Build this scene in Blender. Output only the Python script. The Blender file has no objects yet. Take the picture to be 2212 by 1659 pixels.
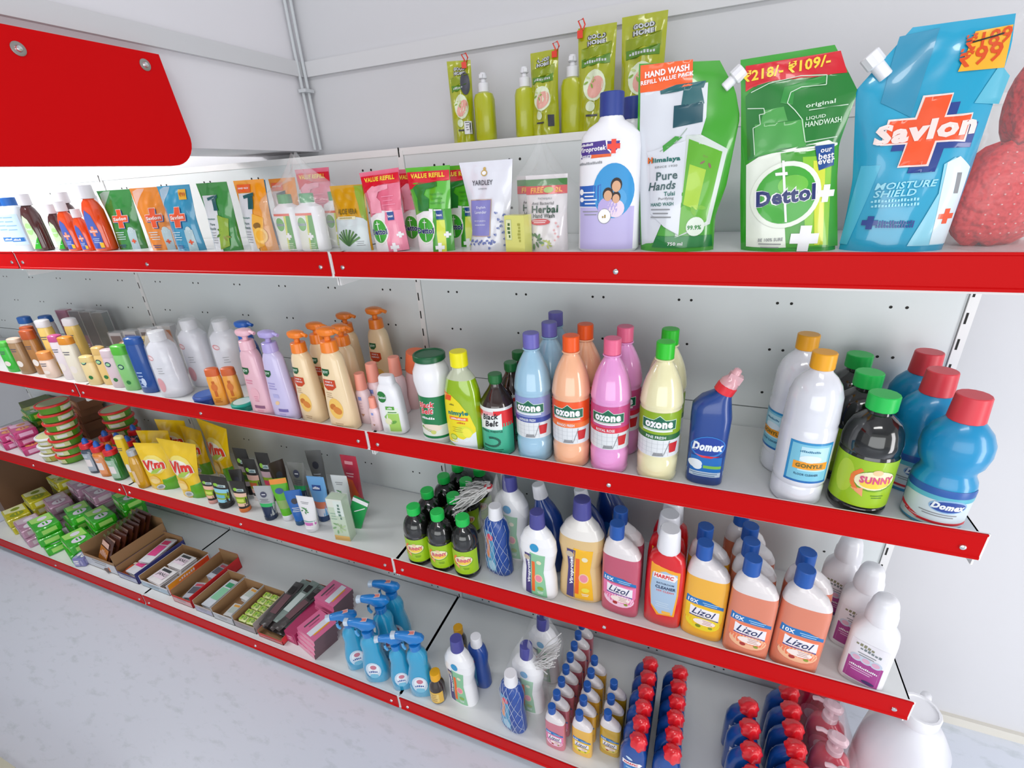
import bpy, math, random
from mathutils import Vector, Matrix
random.seed(7)
SC = bpy.context.scene
COL = SC.collection
# ---------------------------------------------------------------- camera
CAM = Vector((0.7512, -0.8213, 1.5435))
RT = Vector((0.92934704, 0.36499685, -0.05560009))
UP = Vector((-0.09992705, 0.39363455, 0.91381969))
FW = Vector((-0.35542743, 0.84369968, -0.40229616))
FPX = 1020.94
W, H = 2212, 1659
cd = bpy.data.cameras.new('camera'); cam = bpy.data.objects.new('camera', cd); COL.objects.link(cam)
cam.matrix_world = Matrix(((RT.x, UP.x, -FW.x, CAM.x), (RT.y, UP.y, -FW.y, CAM.y), (RT.z, UP.z, -FW.z, CAM.z), (0, 0, 0, 1)))
cd.sensor_fit = 'HORIZONTAL'; cd.sensor_width = 36; cd.lens = 36 * FPX / W; cd.clip_start = 0.02
SC.camera = cam
# ---------------------------------------------------------------- light
SC.view_settings.view_transform = 'Standard'; SC.view_settings.look = 'None'
SC.view_settings.exposure = 0.45; SC.view_settings.gamma = 1.0
wd = bpy.data.worlds.new('daylight'); SC.world = wd; wd.use_nodes = True
wd.node_tree.nodes['Background'].inputs[0].default_value = (0.93, 0.96, 1.0, 1)
wd.node_tree.nodes['Background'].inputs[1].default_value = 0.50
def area(name, loc, target, sx, sy, power, col=(1, 1, 1)):
    l = bpy.data.lights.new(name, 'AREA'); l.shape = 'RECTANGLE'; l.size = sx; l.size_y = sy; l.energy = power; l.color = col
    o = bpy.data.objects.new(name, l); COL.objects.link(o); o.location = loc
    o.rotation_euler = (Vector(target) - Vector(loc)).to_track_quat('-Z', 'Y').to_euler(); return o
area('ceiling_tube_light', (0.9, -1.5, 2.85), (0.7, 0.1, 0.9), 1.3, 0.25, 9, (1, .99, .97))
area('front_fill_light', (1.0, -3.4, 1.05), (0.4, 0.3, 0.95), 3.6, 1.5, 30, (.97, 1, 1))  # added fill from behind the camera, lightens the inside of the shelves
area('side_daylight', (2.5, -0.75, 0.95), (1.75, 0.44, 0.85), 0.5, 1.5, 12, (1, .98, .99))
area('side_tube_light', (-1.7, -0.35, 2.1), (-1.5, 0.4, 1.3), 1.2, 0.2, 15, (1, .99, 1))
# ---------------------------------------------------------------- pixel helpers
def ray(px, py): return FW * FPX + RT * (px - W / 2) - UP * (py - H / 2)
def ay(px, py, Y): d = ray(px, py); return CAM + d * ((Y - CAM.y) / d.y)
def az(px, py, Z): d = ray(px, py); return CAM + d * ((Z - CAM.z) / d.z)
Z1, Z2, Z3, Z4 = 1.4172, 0.9777, 0.5597, 0.0900
SH = {0: 1.617, 1: Z1 - .006, 2: Z2 - .018, 3: Z3 - .018, 4: Z4 - .004}
YB, Y4, YW = 0.312, -0.0965, 0.44
# ---------------------------------------------------------------- materials
def lin(c): c = c / 255; return c / 12.92 if c <= .04045 else ((c + .055) / 1.055) ** 2.4
MC = {}
def K(hx, rough=.4, spec=.5, metal=0, coat=0, alpha=1, sss=0, bump=0, bscale=60, tr=0):
    key = (hx, rough, spec, metal, coat, alpha, sss, bump, bscale, tr)
    if key in MC: return MC[key]
    m = bpy.data.materials.new('mat_' + hx); m.use_nodes = True
    nt = m.node_tree; b = nt.nodes['Principled BSDF']
    c = tuple(lin(int(hx[i:i + 2], 16)) for i in (0, 2, 4)) + (1,)
    b.inputs['Base Color'].default_value = c
    b.inputs['Roughness'].default_value = rough
    b.inputs['Specular IOR Level'].default_value = spec
    b.inputs['Metallic'].default_value = metal
    b.inputs['Coat Weight'].default_value = coat
    b.inputs['Coat Roughness'].default_value = .05
    b.inputs['Alpha'].default_value = alpha
    b.inputs['Transmission Weight'].default_value = tr
    if sss: b.inputs['Subsurface Weight'].default_value = sss; b.inputs['Subsurface Radius'].default_value = (.02, .02, .02)
    if bump:
        tc = nt.nodes.new('ShaderNodeTexCoord'); n = nt.nodes.new('ShaderNodeTexNoise'); bp = nt.nodes.new('ShaderNodeBump')
        n.inputs['Scale'].default_value = bscale; n.inputs['Detail'].default_value = 1.5
        bp.inputs['Strength'].default_value = bump; bp.inputs['Distance'].default_value = .01
        nt.links.new(tc.outputs['Object'], n.inputs['Vector']); nt.links.new(n.outputs[0], bp.inputs['Height'])
        nt.links.new(bp.outputs[0], b.inputs['Normal']); nt.links.new(bp.outputs[0], b.inputs['Coat Normal'])
    MC[key] = m; return m
def film(hx='ffffff', a=.16, rough=.12, bump=.5, bscale=35):
    return K(hx, rough, .9, 0, .6, a, 0, bump, bscale)
# ---------------------------------------------------------------- mesh assembler
class M:
    def __init__(s): s.v = []; s.f = []; s.mi = []; s.mats = []
    def idx(s, m):
        if m not in s.mats: s.mats.append(m)
        return s.mats.index(m)
    def add(s, vs, fs, m):
        o = len(s.v); k = s.idx(m); s.v += [tuple(v) for v in vs]
        for f in fs: s.f.append(tuple(i + o for i in f)); s.mi.append(k)
    def box(s, a, b, m, T=None):
        x0, y0, z0 = a; x1, y1, z1 = b
        vs = [Vector(p) for p in ((x0, y0, z0), (x1, y0, z0), (x1, y1, z0), (x0, y1, z0), (x0, y0, z1), (x1, y0, z1), (x1, y1, z1), (x0, y1, z1))]
        if T: vs = [T @ v for v in vs]
        s.add(vs, [(0, 3, 2, 1), (4, 5, 6, 7), (0, 1, 5, 4), (1, 2, 6, 5), (2, 3, 7, 6), (3, 0, 4, 7)], m)
    def rings(s, R, m, cap0=True, cap1=True, T=None, closed=True):
        n = len(R[0]); vs = [T @ Vector(p) if T else p for r in R for p in r]; fs = []
        for i in range(len(R) - 1):
            for j in range(n if closed else n - 1):
                a = i * n + j; b = i * n + (j + 1) % n; fs.append((a, b, b + n, a + n))
        if cap0: fs.append(tuple(range(n - 1, -1, -1)))
        if cap1: fs.append(tuple((len(R) - 1) * n + j for j in range(n)))
        s.add(vs, fs, m)
    def prof(s, P, m, seg=28, T=None, caps=(True, True), rib=None):
        """P: list of (z, rx, ry, n, ox)  superellipse sections; m: material or function z->material"""
        P = [tuple(p) + (p[1], 2, 0)[len(p) - 2:] if len(p) < 5 else p for p in P]
        def ring(p):
            z, rx, ry, n, ox = p; o = []
            for j in range(seg):
                t = 2 * math.pi * j / seg; c, si = math.cos(t), math.sin(t)
                k = 1 + (rib * (1 if j % 2 else -1) if rib else 0)
                o.append((ox + k * rx * math.copysign(abs(c) ** (2 / n), c), k * ry * math.copysign(abs(si) ** (2 / n), si), z))
            return o
        if callable(m):
            for i in range(len(P) - 1):
                s.rings([ring(P[i]), ring(P[i + 1])], m((P[i][0] + P[i + 1][0]) / 2), i == 0 and caps[0], i == len(P) - 2 and caps[1], T)
        else: s.rings([ring(p) for p in P], m, caps[0], caps[1], T)
    def cyl(s, r, z0, z1, m, seg=24, T=None, ch=.0012, rib=None, r1=None):
        r1 = r if r1 is None else r1
        s.prof([(z0, r - ch), (z0 + ch, r), (z1 - ch, r1), (z1, r1 - ch)], m, seg, T, rib=rib)
    def tube(s, pts, r, m, seg=8):
        pts = [Vector(p) for p in pts]; R = []
        for i, p in enumerate(pts):
            t = (pts[min(i + 1, len(pts) - 1)] - pts[max(i - 1, 0)]).normalized()
            a = t.cross(Vector((0, 0, 1)) if abs(t.z) < .9 else Vector((1, 0, 0))).normalized(); b = t.cross(a)
            R.append([p + (a * math.cos(2 * math.pi * j / seg) + b * math.sin(2 * math.pi * j / seg)) * r for j in range(seg)])
        s.rings(R, m)
    def ball(s, c, r, m, sx=1, sy=1, sz=1, n=12):
        R = []
        for i in range(1, n):
            a = math.pi * i / n
            R.append([(c[0] + r * sx * math.sin(a) * math.cos(2 * math.pi * j / (2 * n)), c[1] + r * sy * math.sin(a) * math.sin(2 * math.pi * j / (2 * n)), c[2] - r * sz * math.cos(a)) for j in range(2 * n)])
        s.rings(R, m)
    def build(s, name, parent=None, smooth=True, angle=38):
        me = bpy.data.meshes.new(name); me.from_pydata(s.v, [], s.f)
        for m in s.mats: me.materials.append(m)
        me.polygons.foreach_set('material_index', s.mi)
        me.polygons.foreach_set('use_smooth', [smooth] * len(s.f))
        if smooth: me.set_sharp_from_angle(angle=math.radians(angle))
        me.update()
        o = bpy.data.objects.new(name, me); COL.objects.link(o)
        if parent: o.parent = parent; KIDS.setdefault(parent.name, []).append(o)
        return o
def empty(name, parent=None):
    o = bpy.data.objects.new(name, None); COL.objects.link(o); o.empty_display_size = .02
    if parent: o.parent = parent; KIDS.setdefault(parent.name, []).append(o)
    return o
def tag(o, label=None, cat=None, group=None, kind=None):
    for k, v in (('label', label), ('category', cat), ('group', group), ('kind', kind)):
        if v: o[k] = v
        elif k in o: del o[k]
    return o
def copy_tree(o, parent=None):
    c = o.copy(); COL.objects.link(c)
    if parent: c.parent = parent
    for ch in KIDS.get(o.name, []): copy_tree(ch, c)
    return c
KIDS = {}
# ---------------------------------------------------------------- decals on a surface
TX = {}
def glyphs(txt, bold, shear):
    k = (txt, bold, shear)
    if k not in TX:
        c = bpy.data.curves.new('t', 'FONT'); c.body = txt; c.align_x = 'CENTER'; c.align_y = 'CENTER'
        c.resolution_u = 2; c.offset = bold; c.shear = shear; c.size = 1; c.space_line = .85
        if bold: c.space_character = 1 + bold * 2
        o = bpy.data.objects.new('t', c); me = bpy.data.meshes.new_from_object(o)
        vs = [(v.co.x, v.co.y) for v in me.vertices]; fs = [tuple(p.vertices) for p in me.polygons]
        bpy.data.objects.remove(o); bpy.data.meshes.remove(me); bpy.data.curves.remove(c)
        if vs:
            xs = [v[0] for v in vs]; ys = [v[1] for v in vs]; cx = (min(xs) + max(xs)) / 2; cy = (min(ys) + max(ys)) / 2
            vs = [(x - cx, y - cy) for x, y in vs]; w, h = max(xs) - min(xs), max(ys) - min(ys)
        else: w = h = 1
        TX[k] = (vs, fs, w, h)
    return TX[k]
class D:
    """draws shapes on surface surf(u, v, off) -> point, inside mesh m"""
    def __init__(s, m, surf, step=.006, base=.0004, lay=.00013):
        s.m = m; s.surf = surf; s.step = step; s.base = base; s.lay = lay
    def P(s, u, v, L): return s.surf(u, v, s.base + s.lay * L)
    def poly(s, pts, mat, L=0):
        vs_ = sorted(set(round(p[1], 6) for p in pts)); lv = []
        for a, b in zip(vs_, vs_[1:]):
            n = max(1, int((b - a) / s.step) + 1); lv += [a + (b - a) * i / n for i in range(n)]
        lv.append(vs_[-1])
        umin = min(p[0] for p in pts); umax = max(p[0] for p in pts); nc = max(1, int((umax - umin) / s.step) + 1)
        def span(v):
            xs = []
            for (x0, y0), (x1, y1) in zip(pts, pts[1:] + pts[:1]):
                if abs(y0 - y1) < 1e-9:
                    if abs(v - y0) < 1e-6: xs += [x0, x1]
                elif min(y0, y1) - 1e-6 <= v <= max(y0, y1) + 1e-6: xs.append(x0 + (x1 - x0) * min(1, max(0, (v - y0) / (y1 - y0))))
            return min(xs), max(xs)
        V = []; F = []
        for v in lv:
            a, b = span(v); V += [s.P(a + (b - a) * j / nc, v, L) for j in range(nc + 1)]
        for i in range(len(lv) - 1):
            for j in range(nc): q = i * (nc + 1) + j; F.append((q, q + 1, q + nc + 2, q + nc + 1))
        s.m.add(V, F, mat)
    def rect(s, u0, v0, u1, v1, mat, L=0): s.poly([(u0, v0), (u1, v0), (u1, v1), (u0, v1)], mat, L)
    def ell(s, u, v, ru, rv, mat, L=0, n=20, a0=0, a1=360, rot=0):
        r = math.radians(rot); P = []
        for i in range(n):
            a = math.radians(a0 + (a1 - a0) * i / (n if a1 - a0 == 360 else n - 1)); x = ru * math.cos(a); y = rv * math.sin(a)
            P.append((u + x * math.cos(r) - y * math.sin(r), v + x * math.sin(r) + y * math.cos(r)))
        s.poly(P, mat, L)
    def cross(s, u, v, r, t, mat, L=0, k=0):
        s.poly([(u - t + k * -r, v - r), (u + t - k * r, v - r), (u + t + k * r, v + r), (u - t + k * r, v + r)], mat, L)
        s.poly([(u - r - k * t, v - t), (u + r - k * t, v - t), (u + r + k * t, v + t), (u - r + k * t, v + t)], mat, L)
    def line(s, pts, w, mat, L=0):
        for (x0, y0), (x1, y1) in zip(pts, pts[1:]):
            d = math.hypot(x1 - x0, y1 - y0) or 1; nx, ny = -(y1 - y0) / d * w / 2, (x1 - x0) / d * w / 2
            s.poly([(x0 + nx, y0 + ny), (x1 + nx, y1 + ny), (x1 - nx, y1 - ny), (x0 - nx, y0 - ny)], mat, L)
    def text(s, txt, u, v, h, mat, L=3, w=0, rot=0, sh=0, b=.02):
        """h: height of the glyph box; w: fitted width"""
        if txt[0] == '~':   # small print too blurred to read: short strokes, one per letter
            n = len(txt) - 1; vs = []; fs = []
            for i in range(n):
                q = 4 * i; t = .55 + .45 * abs(math.sin(i * 2.3)); x = i * .62
                vs += [(x - .31 * n, -.5), (x + .42 - .31 * n, -.5), (x + .42 - .31 * n, -.5 + t), (x - .31 * n, -.5 + t)]; fs.append((q, q + 1, q + 2, q + 3))
            tw, th = .62 * n, 1
        else: vs, fs, tw, th = glyphs(txt, b, sh)
        ky = h / th; kx = w / tw if w else ky
        r = math.radians(rot); c, sn = math.cos(r), math.sin(r)
        s.m.add([s.P(u + x * kx * c - y * ky * sn, v + x * kx * sn + y * ky * c, L) for x, y in vs], fs, mat)
def sprof(P):
    """front surface of a superellipse profile, arc mapped for round ones"""
    P = [tuple(p) + (p[1], 2, 0)[len(p) - 2:] if len(p) < 5 else p for p in P]
    def f(u, v, off):
        v = max(P[0][0], min(P[-1][0], v)); q = P[-1]
        for a, b in zip(P, P[1:]):
            if a[0] <= v <= b[0] and b[0] > a[0]:
                t = (v - a[0]) / (b[0] - a[0]); q = [a[i] + (b[i] - a[i]) * t for i in range(5)]; break
        z, rx, ry, n, ox = q
        if n < 2.2:
            t = u / rx; return (ox + (rx + off) * math.sin(t), -(ry + off) * math.cos(t), v)
        x = max(-.995 * rx, min(.995 * rx, u)); return (ox + x, -(ry * (1 - abs(x / rx) ** n) ** (1 / n)) - off, v)
    return f
# ================================================================ the place
WALL = K('cfcfd2', .75, .3, bump=.06, bscale=14)
def floor_mat():
    m = bpy.data.materials.new('marble_tile'); m.use_nodes = True; nt = m.node_tree; b = nt.nodes['Principled BSDF']
    tc = nt.nodes.new('ShaderNodeTexCoord'); mp = nt.nodes.new('ShaderNodeMapping'); n = nt.nodes.new('ShaderNodeTexNoise'); r = nt.nodes.new('ShaderNodeValToRGB')
    mp.inputs['Scale'].default_value = (9, 22, 9); mp.inputs['Rotation'].default_value = (0, 0, .5)
    n.inputs['Scale'].default_value = 1.6; n.inputs['Detail'].default_value = 7; n.inputs['Roughness'].default_value = .62
    r.color_ramp.elements[0].position = .28; r.color_ramp.elements[0].color = (.56, .61, .66, 1)
    r.color_ramp.elements[1].position = .46; r.color_ramp.elements[1].color = (.68, .72, .80, 1)
    nt.links.new(tc.outputs['Object'], mp.inputs[0]); nt.links.new(mp.outputs[0], n.inputs['Vector']); nt.links.new(n.outputs[0], r.inputs[0]); nt.links.new(r.outputs[0], b.inputs['Base Color'])
    b.inputs['Roughness'].default_value = .38; return m
def struct(o): tag(o, kind='structure'); return o
m = M(); m.box((-6, -5, -.1), (5, 1.2, 0), floor_mat()); struct(m.build('floor', smooth=False))
m = M(); m.box((-6, YW, 0), (5, YW + .15, 3.1), WALL); struct(m.build('wall_back', smooth=False))
m = M(); m.box((-6, -5, 3.1), (5, YW + .15, 3.2), WALL); struct(m.build('ceiling', smooth=False))
m = M(); m.box((-6.15, -5, 0), (-6, YW + .15, 3.1), WALL); struct(m.build('wall_left', smooth=False))
XB = -.3615
m = M(); m.box((XB - .23, -3.2, 1.642), (XB, YW, 3.1), K('e4e2e6', .7, .3, bump=.05, bscale=10)); struct(m.build('wall_beam', smooth=False))
TRM = K('d2d2d4', .6, .3)
for nm, a, b in (('trim_back', (XB, YW - .012, 1.829), (5, YW, 1.865)), ('trim_beam', (XB, -3.2, 1.829), (XB + .012, YW - .012, 1.865))):
    m = M(); m.box(a, b, TRM); struct(m.build(nm, smooth=False))
m = M(); m.box((-6, YW - .012, 0), (5, YW, .03), K('d6d2c8', .5)); struct(m.build('baseboard_back', smooth=False))
# cables clipped in the corner
gc = K('c9cdd0', .35, .6)
m = M()
for dx, dy in ((.010, -.03), (.019, -.018)):
    m.tube([(XB + dx + .002 + .002 * math.sin(z * 9), YW + dy, z) for z in [1.645 + i * .05 for i in range(29)]], .0042, gc)
root = empty('wall_cable'); root.location = (0, 0, 0)
c1 = m.build('cable', root)
for z in (1.79, 2.02, 2.4): m = M(); m.box((XB + .004, YW - .04, z), (XB + .03, YW - .006, z + .008), gc); m.build('cable_clip', root); tag(root, 'pair of grey cables clipped up the corner beside the beam', 'cable')
# red board on the beam
def rboard():
    root = empty('red_board'); x0, x1 = XB + .014, XB + .03
    y1t, y1b, y0, zt, zb, r = -.004, .012, -1.1, 1.811, 1.604, .055
    out = [(y0, zb), (y0, zt), (y1t, zt)]
    n = 8
    for i in range(n + 1):
        a = -math.pi / 2 * i / n
        out.append((y1b - r + r * math.cos(a), zb + r + r * math.sin(a)))
    m = M(); V = [(x0, y, z) for y, z in out] + [(x1, y, z) for y, z in out]; k = len(out)
    m.add(V, [tuple(range(k)), tuple(range(2 * k - 1, k - 1, -1))] + [(i, i + k, (i + 1) % k + k, (i + 1) % k) for i in range(k)], K('d20006', .5, .12, bump=.03, bscale=8))
    m.build('board', root, smooth=False)
    for y, z in ((-.247, 1.779), (-.040, 1.7875), (-.55, 1.779), (-.85, 1.779)):
        m = M(); T = Matrix.Translation((x1, y, z)) @ Matrix.Rotation(math.pi / 2, 4, 'Y')
        m.prof([(0, .0105), (.0015, .0105), (.002, .009), (.002, .006)], K('a8a29c', .35, .5, .8), 20, T)
        m.prof([(.002, .0055), (.005, .004), (.006, .001)], K('e6e6e6', .2, .5, 1), 16, T); m.build('screw', root)
    tag(root, 'red board with rounded lower corners screwed to the white beam', 'board')
rboard()
# low plinth of the opposite row
m = M(); m.box((-3.6, -1.15, 0), (-.62, -.63, .07), K('b9b6a2', .6)); pl = m.build('display_plinth', smooth=False); tag(pl, 'beige base of the opposite shelf row at floor level', 'plinth')
# ---------------------------------------------------------------- gondola shelving
PAN = K('dfe4e4', .42, .4); SHF = K('e2e4e3', .3, .5); RED = K('c00003', .42, .12); DK = K('22211f', .8); EDG = K('ecebea', .4)
def bay(x0, where, label, last=False):
    root = empty('shelving_frame'); root.location = (x0, 0, 0); BW = 1.22
    m = M()
    for za, zb in ((.06, .508), (.511, 1.0095), (1.0125, 1.3135), (1.3165, 1.617)): m.box((.017, YB, za), (BW - .001, YB + .012, zb), PAN)
    xs = [.101 + .2005 * i for i in range(6)]
    for z in [1.262 - .1055 * i for i in range(12)] + [1.3675, 1.473, 1.5785]:
        for x in xs:
            for d in (0, .0265):
                T = Matrix.Translation((x + d, YB - .0004, z)) @ Matrix.Rotation(math.pi / 2, 4, 'X')
                m.add([T @ Vector((.0031 * math.cos(a * math.pi / 4), .0031 * math.sin(a * math.pi / 4), 0)) for a in range(8)], [tuple(range(8))], DK)
    m.build('back_panel', root, smooth=False)
    m = M(); m.box((0, YB, 1.617), (BW, YW - .014, 1.623), EDG); m.box((0, YB - .002, 1.607), (BW, YB, 1.623), EDG); m.build('top_ledge', root, smooth=False)
    for x in ([0, BW] if last else [0]):
        m = M(); m.box((x, YB - .004, 0), (x + .016, YB + .028, 1.617), EDG)
        for i in range(30):
            z = .08 + .0525 * i
            m.box((x + .003, YB - .0046, z), (x + .0065, YB - .0038, z + .022), DK)
        m.build('upright', root, smooth=False)
    for lv, zi, y0 in (('top', Z1, 0), ('second', Z2, 0), ('third', Z3, 0), ('bottom', Z4, Y4)):
        bd = empty('shelf_board'); bd.location = (x0, 0, 0)
        sm = M(); g = .0016; zs = SH[{'top': 1, 'second': 2, 'third': 3, 'bottom': 4}[lv]]
        sm.box((g, y0 + .003, zi - .024), (BW - g, YB - .005, zs), SHF)
        sm.box((g - .001, y0 + .002, zi - .056), (BW - g + .001, y0 + .005, zi - .0015), EDG)
        for xx in (g, BW - g - .003): sm.box((xx, y0 + .012, zi - .075 if zi != Z4 else zi - .05), (xx + .003, YB - .005, zs), EDG)
        sm.build('board', bd, smooth=False)
        st = M(); a, b = g + .0035, BW - g - .0035; zb = zi - .052
        pr = [(y0 + .0, zi), (y0 - .003, zi), (y0 - .003, zi - .0035), (y0 - .0012, zi - .005), (y0 - .0012, zb + .006), (y0 - .003, zb + .004), (y0 - .003, zb), (y0, zb)]
        st.rings([[(a, y, z) for y, z in pr], [(b, y, z) for y, z in pr]], RED); st = st.build('price_strip', bd, smooth=False)
        for x in (.03, BW / 2, BW - .03):
            q = M(); T = Matrix.Translation((x, y0 - .0012, zi - .0325)) @ Matrix.Rotation(math.pi / 2, 4, 'X')
            q.prof([(0, .0052), (.002, .0045), (.0032, .002)], K('d4d4d4', .2, .5, 1), 14, T); q.build('screw', st)
        tag(bd, '%s shelf board with red front strip in the %s bay' % (lv, where), 'shelf', 'white shelf boards with red strips')
    m = M(); m.box((.01, Y4 + .05, 0), (BW - .01, Y4 + .06, .06), K('b5b9b4', .6)); m.build('kick_plate', root, smooth=False)
    tag(root, label, 'shelving', 'white perforated shelving backs')
bay(0, 'right-hand', 'white perforated back and slotted posts of the right-hand shelving bay', True)
bay(-1.22, 'middle', 'white perforated back of the middle shelving bay behind the lotion pumps')
bay(-2.44, 'left', 'white perforated back of the left shelving bay behind the soap packs')
# ================================================================ generic makers
ROOTS = {}; BOX = {}
def put(key, fn, x, y, z, label, cat, group=None, rz=0, sc=1, rx=0, ry=0, keep=True):
    """the first call builds the thing, later calls copy it with its parts"""
    if key not in ROOTS:
        ROOTS[key] = r = fn(); pts = []
        for o in [r] + KIDS.get(r.name, []):
            if o.type == 'MESH' and not o.name.startswith(('net', 'cotton')): pts += [v.co.copy() for v in o.data.vertices]
        BOX[key] = pts
    else: r = copy_tree(ROOTS[key])
    q = Matrix.Rotation(math.radians(rz), 3, 'Z') @ Matrix.Rotation(math.radians(ry), 3, 'Y') @ Matrix.Rotation(math.radians(rx), 3, 'X')
    ys = [(q @ v).y * sc for v in BOX[key]]
    if ys and z > .01 and z < 1.6 and keep: y = max(y, (Y4 if z < .5 else 0) + .0075 - min(ys)); y = min(y, YB - .006 - max(ys)) if max(ys) - min(ys) < .29 else y
    r.location = (x, y, z); r.rotation_euler = (math.radians(rx), math.radians(ry), math.radians(rz)); r.scale = (sc, sc, sc)
    tag(r, label, cat, group); return r
def top(px, py, shelf, h, lo=.03, hi=.27):
    p = az(px, py, SH[shelf] + h); return p.x, p.y
def puth(key, fn, px, py, shelf, h, label, cat, group=None, sc=1, **k):
    """place by where the top (height h) shows"""
    d = {1: .006, 2: .018, 3: .016, 4: 0}[shelf]; p = az(px, py, SH[shelf] + d + h * sc); sc *= (h + d) / h; return put(key, fn, p.x, p.y, SH[shelf], label, cat, group, sc=sc, **k)
def frame(px, py, Y, shelf):
    """local frame of a front face: returns (x0, uv) with uv(px,py) in metres"""
    x0 = ay(px, py, Y).x; z0 = SH[shelf]
    def uv(a, b): p = ay(a, b, Y); return (p.x - x0, p.z - z0)
    return x0, uv
def crop(x0, y0, k): return lambda a, b: (x0 + a * k, y0 + b * k)
c5 = crop(1340, 0, .3942); c4 = crop(900, 40, .3135); c3 = crop(440, 300, .25316); c2 = crop(0, 360, .217)
WH = K('f4f3f6', .35, .5); WHS = K('eeeef2', .3, .5, coat=.3); BLK = K('1c1c20', .4); NAVY = K('1d2a6a', .4); GRY = K('8d8f93', .5)
def lerp(a, b, t): return a + (b - a) * t
def interp(P, t):
    """P: (u, z) ascending in z -> u at fraction t of the top z"""
    z = P[0][1] + t * (P[-1][1] - P[0][1])
    for a, b in zip(P, P[1:]):
        if z <= b[1] or b is P[-1]: return lerp(a[0], b[0], (z - a[1]) / max(1e-6, b[1] - a[1])), z
def pouch(L, R, T, mat, deco=None, name='refill_pouch', body='pouch', crum=.0012, nx=22, nz=30, seed=1, back=None, pre=None, root=None):
    rnd = random.Random(seed); ph = [rnd.uniform(0, 6) for _ in range(8)]
    L = [(L[0][0], 0)] + L[1:]; R = [(R[0][0], 0)] + R[1:]; zL, zR = L[-1][1], R[-1][1]
    def th(s, t):
        k = 1 - abs(s) ** 2.8; w = (1 - max(0, (t - .15) / .8) ** 1.8) if t < .95 else 0
        b = T * max(0, k) ** .8 * max(.0, w)
        return b + crum * k * (math.sin(s * 5 + t * 7 + ph[0]) + .6 * math.sin(s * 11 - t * 13 + ph[1]) + .4 * math.sin(s * 3 + t * 27 + ph[2])) * (1 if t < .93 else .2)
    wob = lambda s, t: .0015 * math.sin(t * 5 + ph[3])
    def pos(s, t, sg):
        xl, za = interp(L, t); xr, zb = interp(R, t); f = (s + 1) / 2
        return (lerp(xl, xr, f), wob(s, t) - sg * (th(s, t) * (1 if sg > 0 else .55) + .0003), lerp(za, zb, f))
    def surf(u, v, off):
        s = 0; t = .5
        for _ in range(6):
            zt = lerp(zL, zR, (s + 1) / 2); t = min(1, max(0, v / zt)); xl = interp(L, t)[0]; xr = interp(R, t)[0]
            s = max(-1, min(1, 2 * (u - xl) / (xr - xl) - 1))
        return (u, pos(s, t, 1)[1] - off, v)
    m = M()
    for sg, mt in ((1, mat), (-1, back or mat)):
        V = [pos(-1 + 2 * i / nx, j / nz, sg) for j in range(nz + 1) for i in range(nx + 1)]; F = []
        for j in range(nz):
            for i in range(nx):
                a = j * (nx + 1) + i; q = (a, a + 1, a + nx + 2, a + nx + 1); F.append(q if sg > 0 else q[::-1])
        m.add(V, F, mt)
    d = D(m, surf, base=.0009, lay=.00034)
    if deco: deco(d)
    root = root or empty(name); m.build(body, root, angle=60); return root, surf
def box_pouch(w, h, T, mat, deco, top_w=None, **k):
    tw = (top_w or w) / 2
    return pouch([(-w / 2, 0), (-w / 2 * .97, h * .5), (-tw, h)], [(w / 2, 0), (w / 2 * .97, h * .5), (tw, h)], T, mat, deco, **k)
def bottle(name, P, mat, caps, deco=None, seg=28, labelbase=None, lname='label'):
    """caps: list of (part name, mesh M)"""
    root = empty(name); m = M(); m.prof(P, mat, seg); m.build('body', root)
    for nm, cm in caps: cm.build(nm, root)
    if deco: lm = M(); deco(D(lm, sprof(P))); lm.build(lname, root)
    return root
def capm(r, z0, z1, mat, ox=0, rib=None, seg=24, r1=None, ang=0, oy=0):
    m = M(); T = Matrix.Translation((ox, oy, z0)) @ Matrix.Rotation(math.radians(ang), 4, 'Y'); m.cyl(r, 0, z1 - z0, mat, seg, T, rib=rib, r1=r1); return m
def lines(d, u, v, w, n, dv, h, mat, L=4):
    for i in range(n): d.rect(u - w / 2 * (1 - .2 * (i % 2)), v - i * dv, u + w / 2 * (1 - .15 * ((i + 1) % 3)), v - i * dv + h, mat, L)
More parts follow.
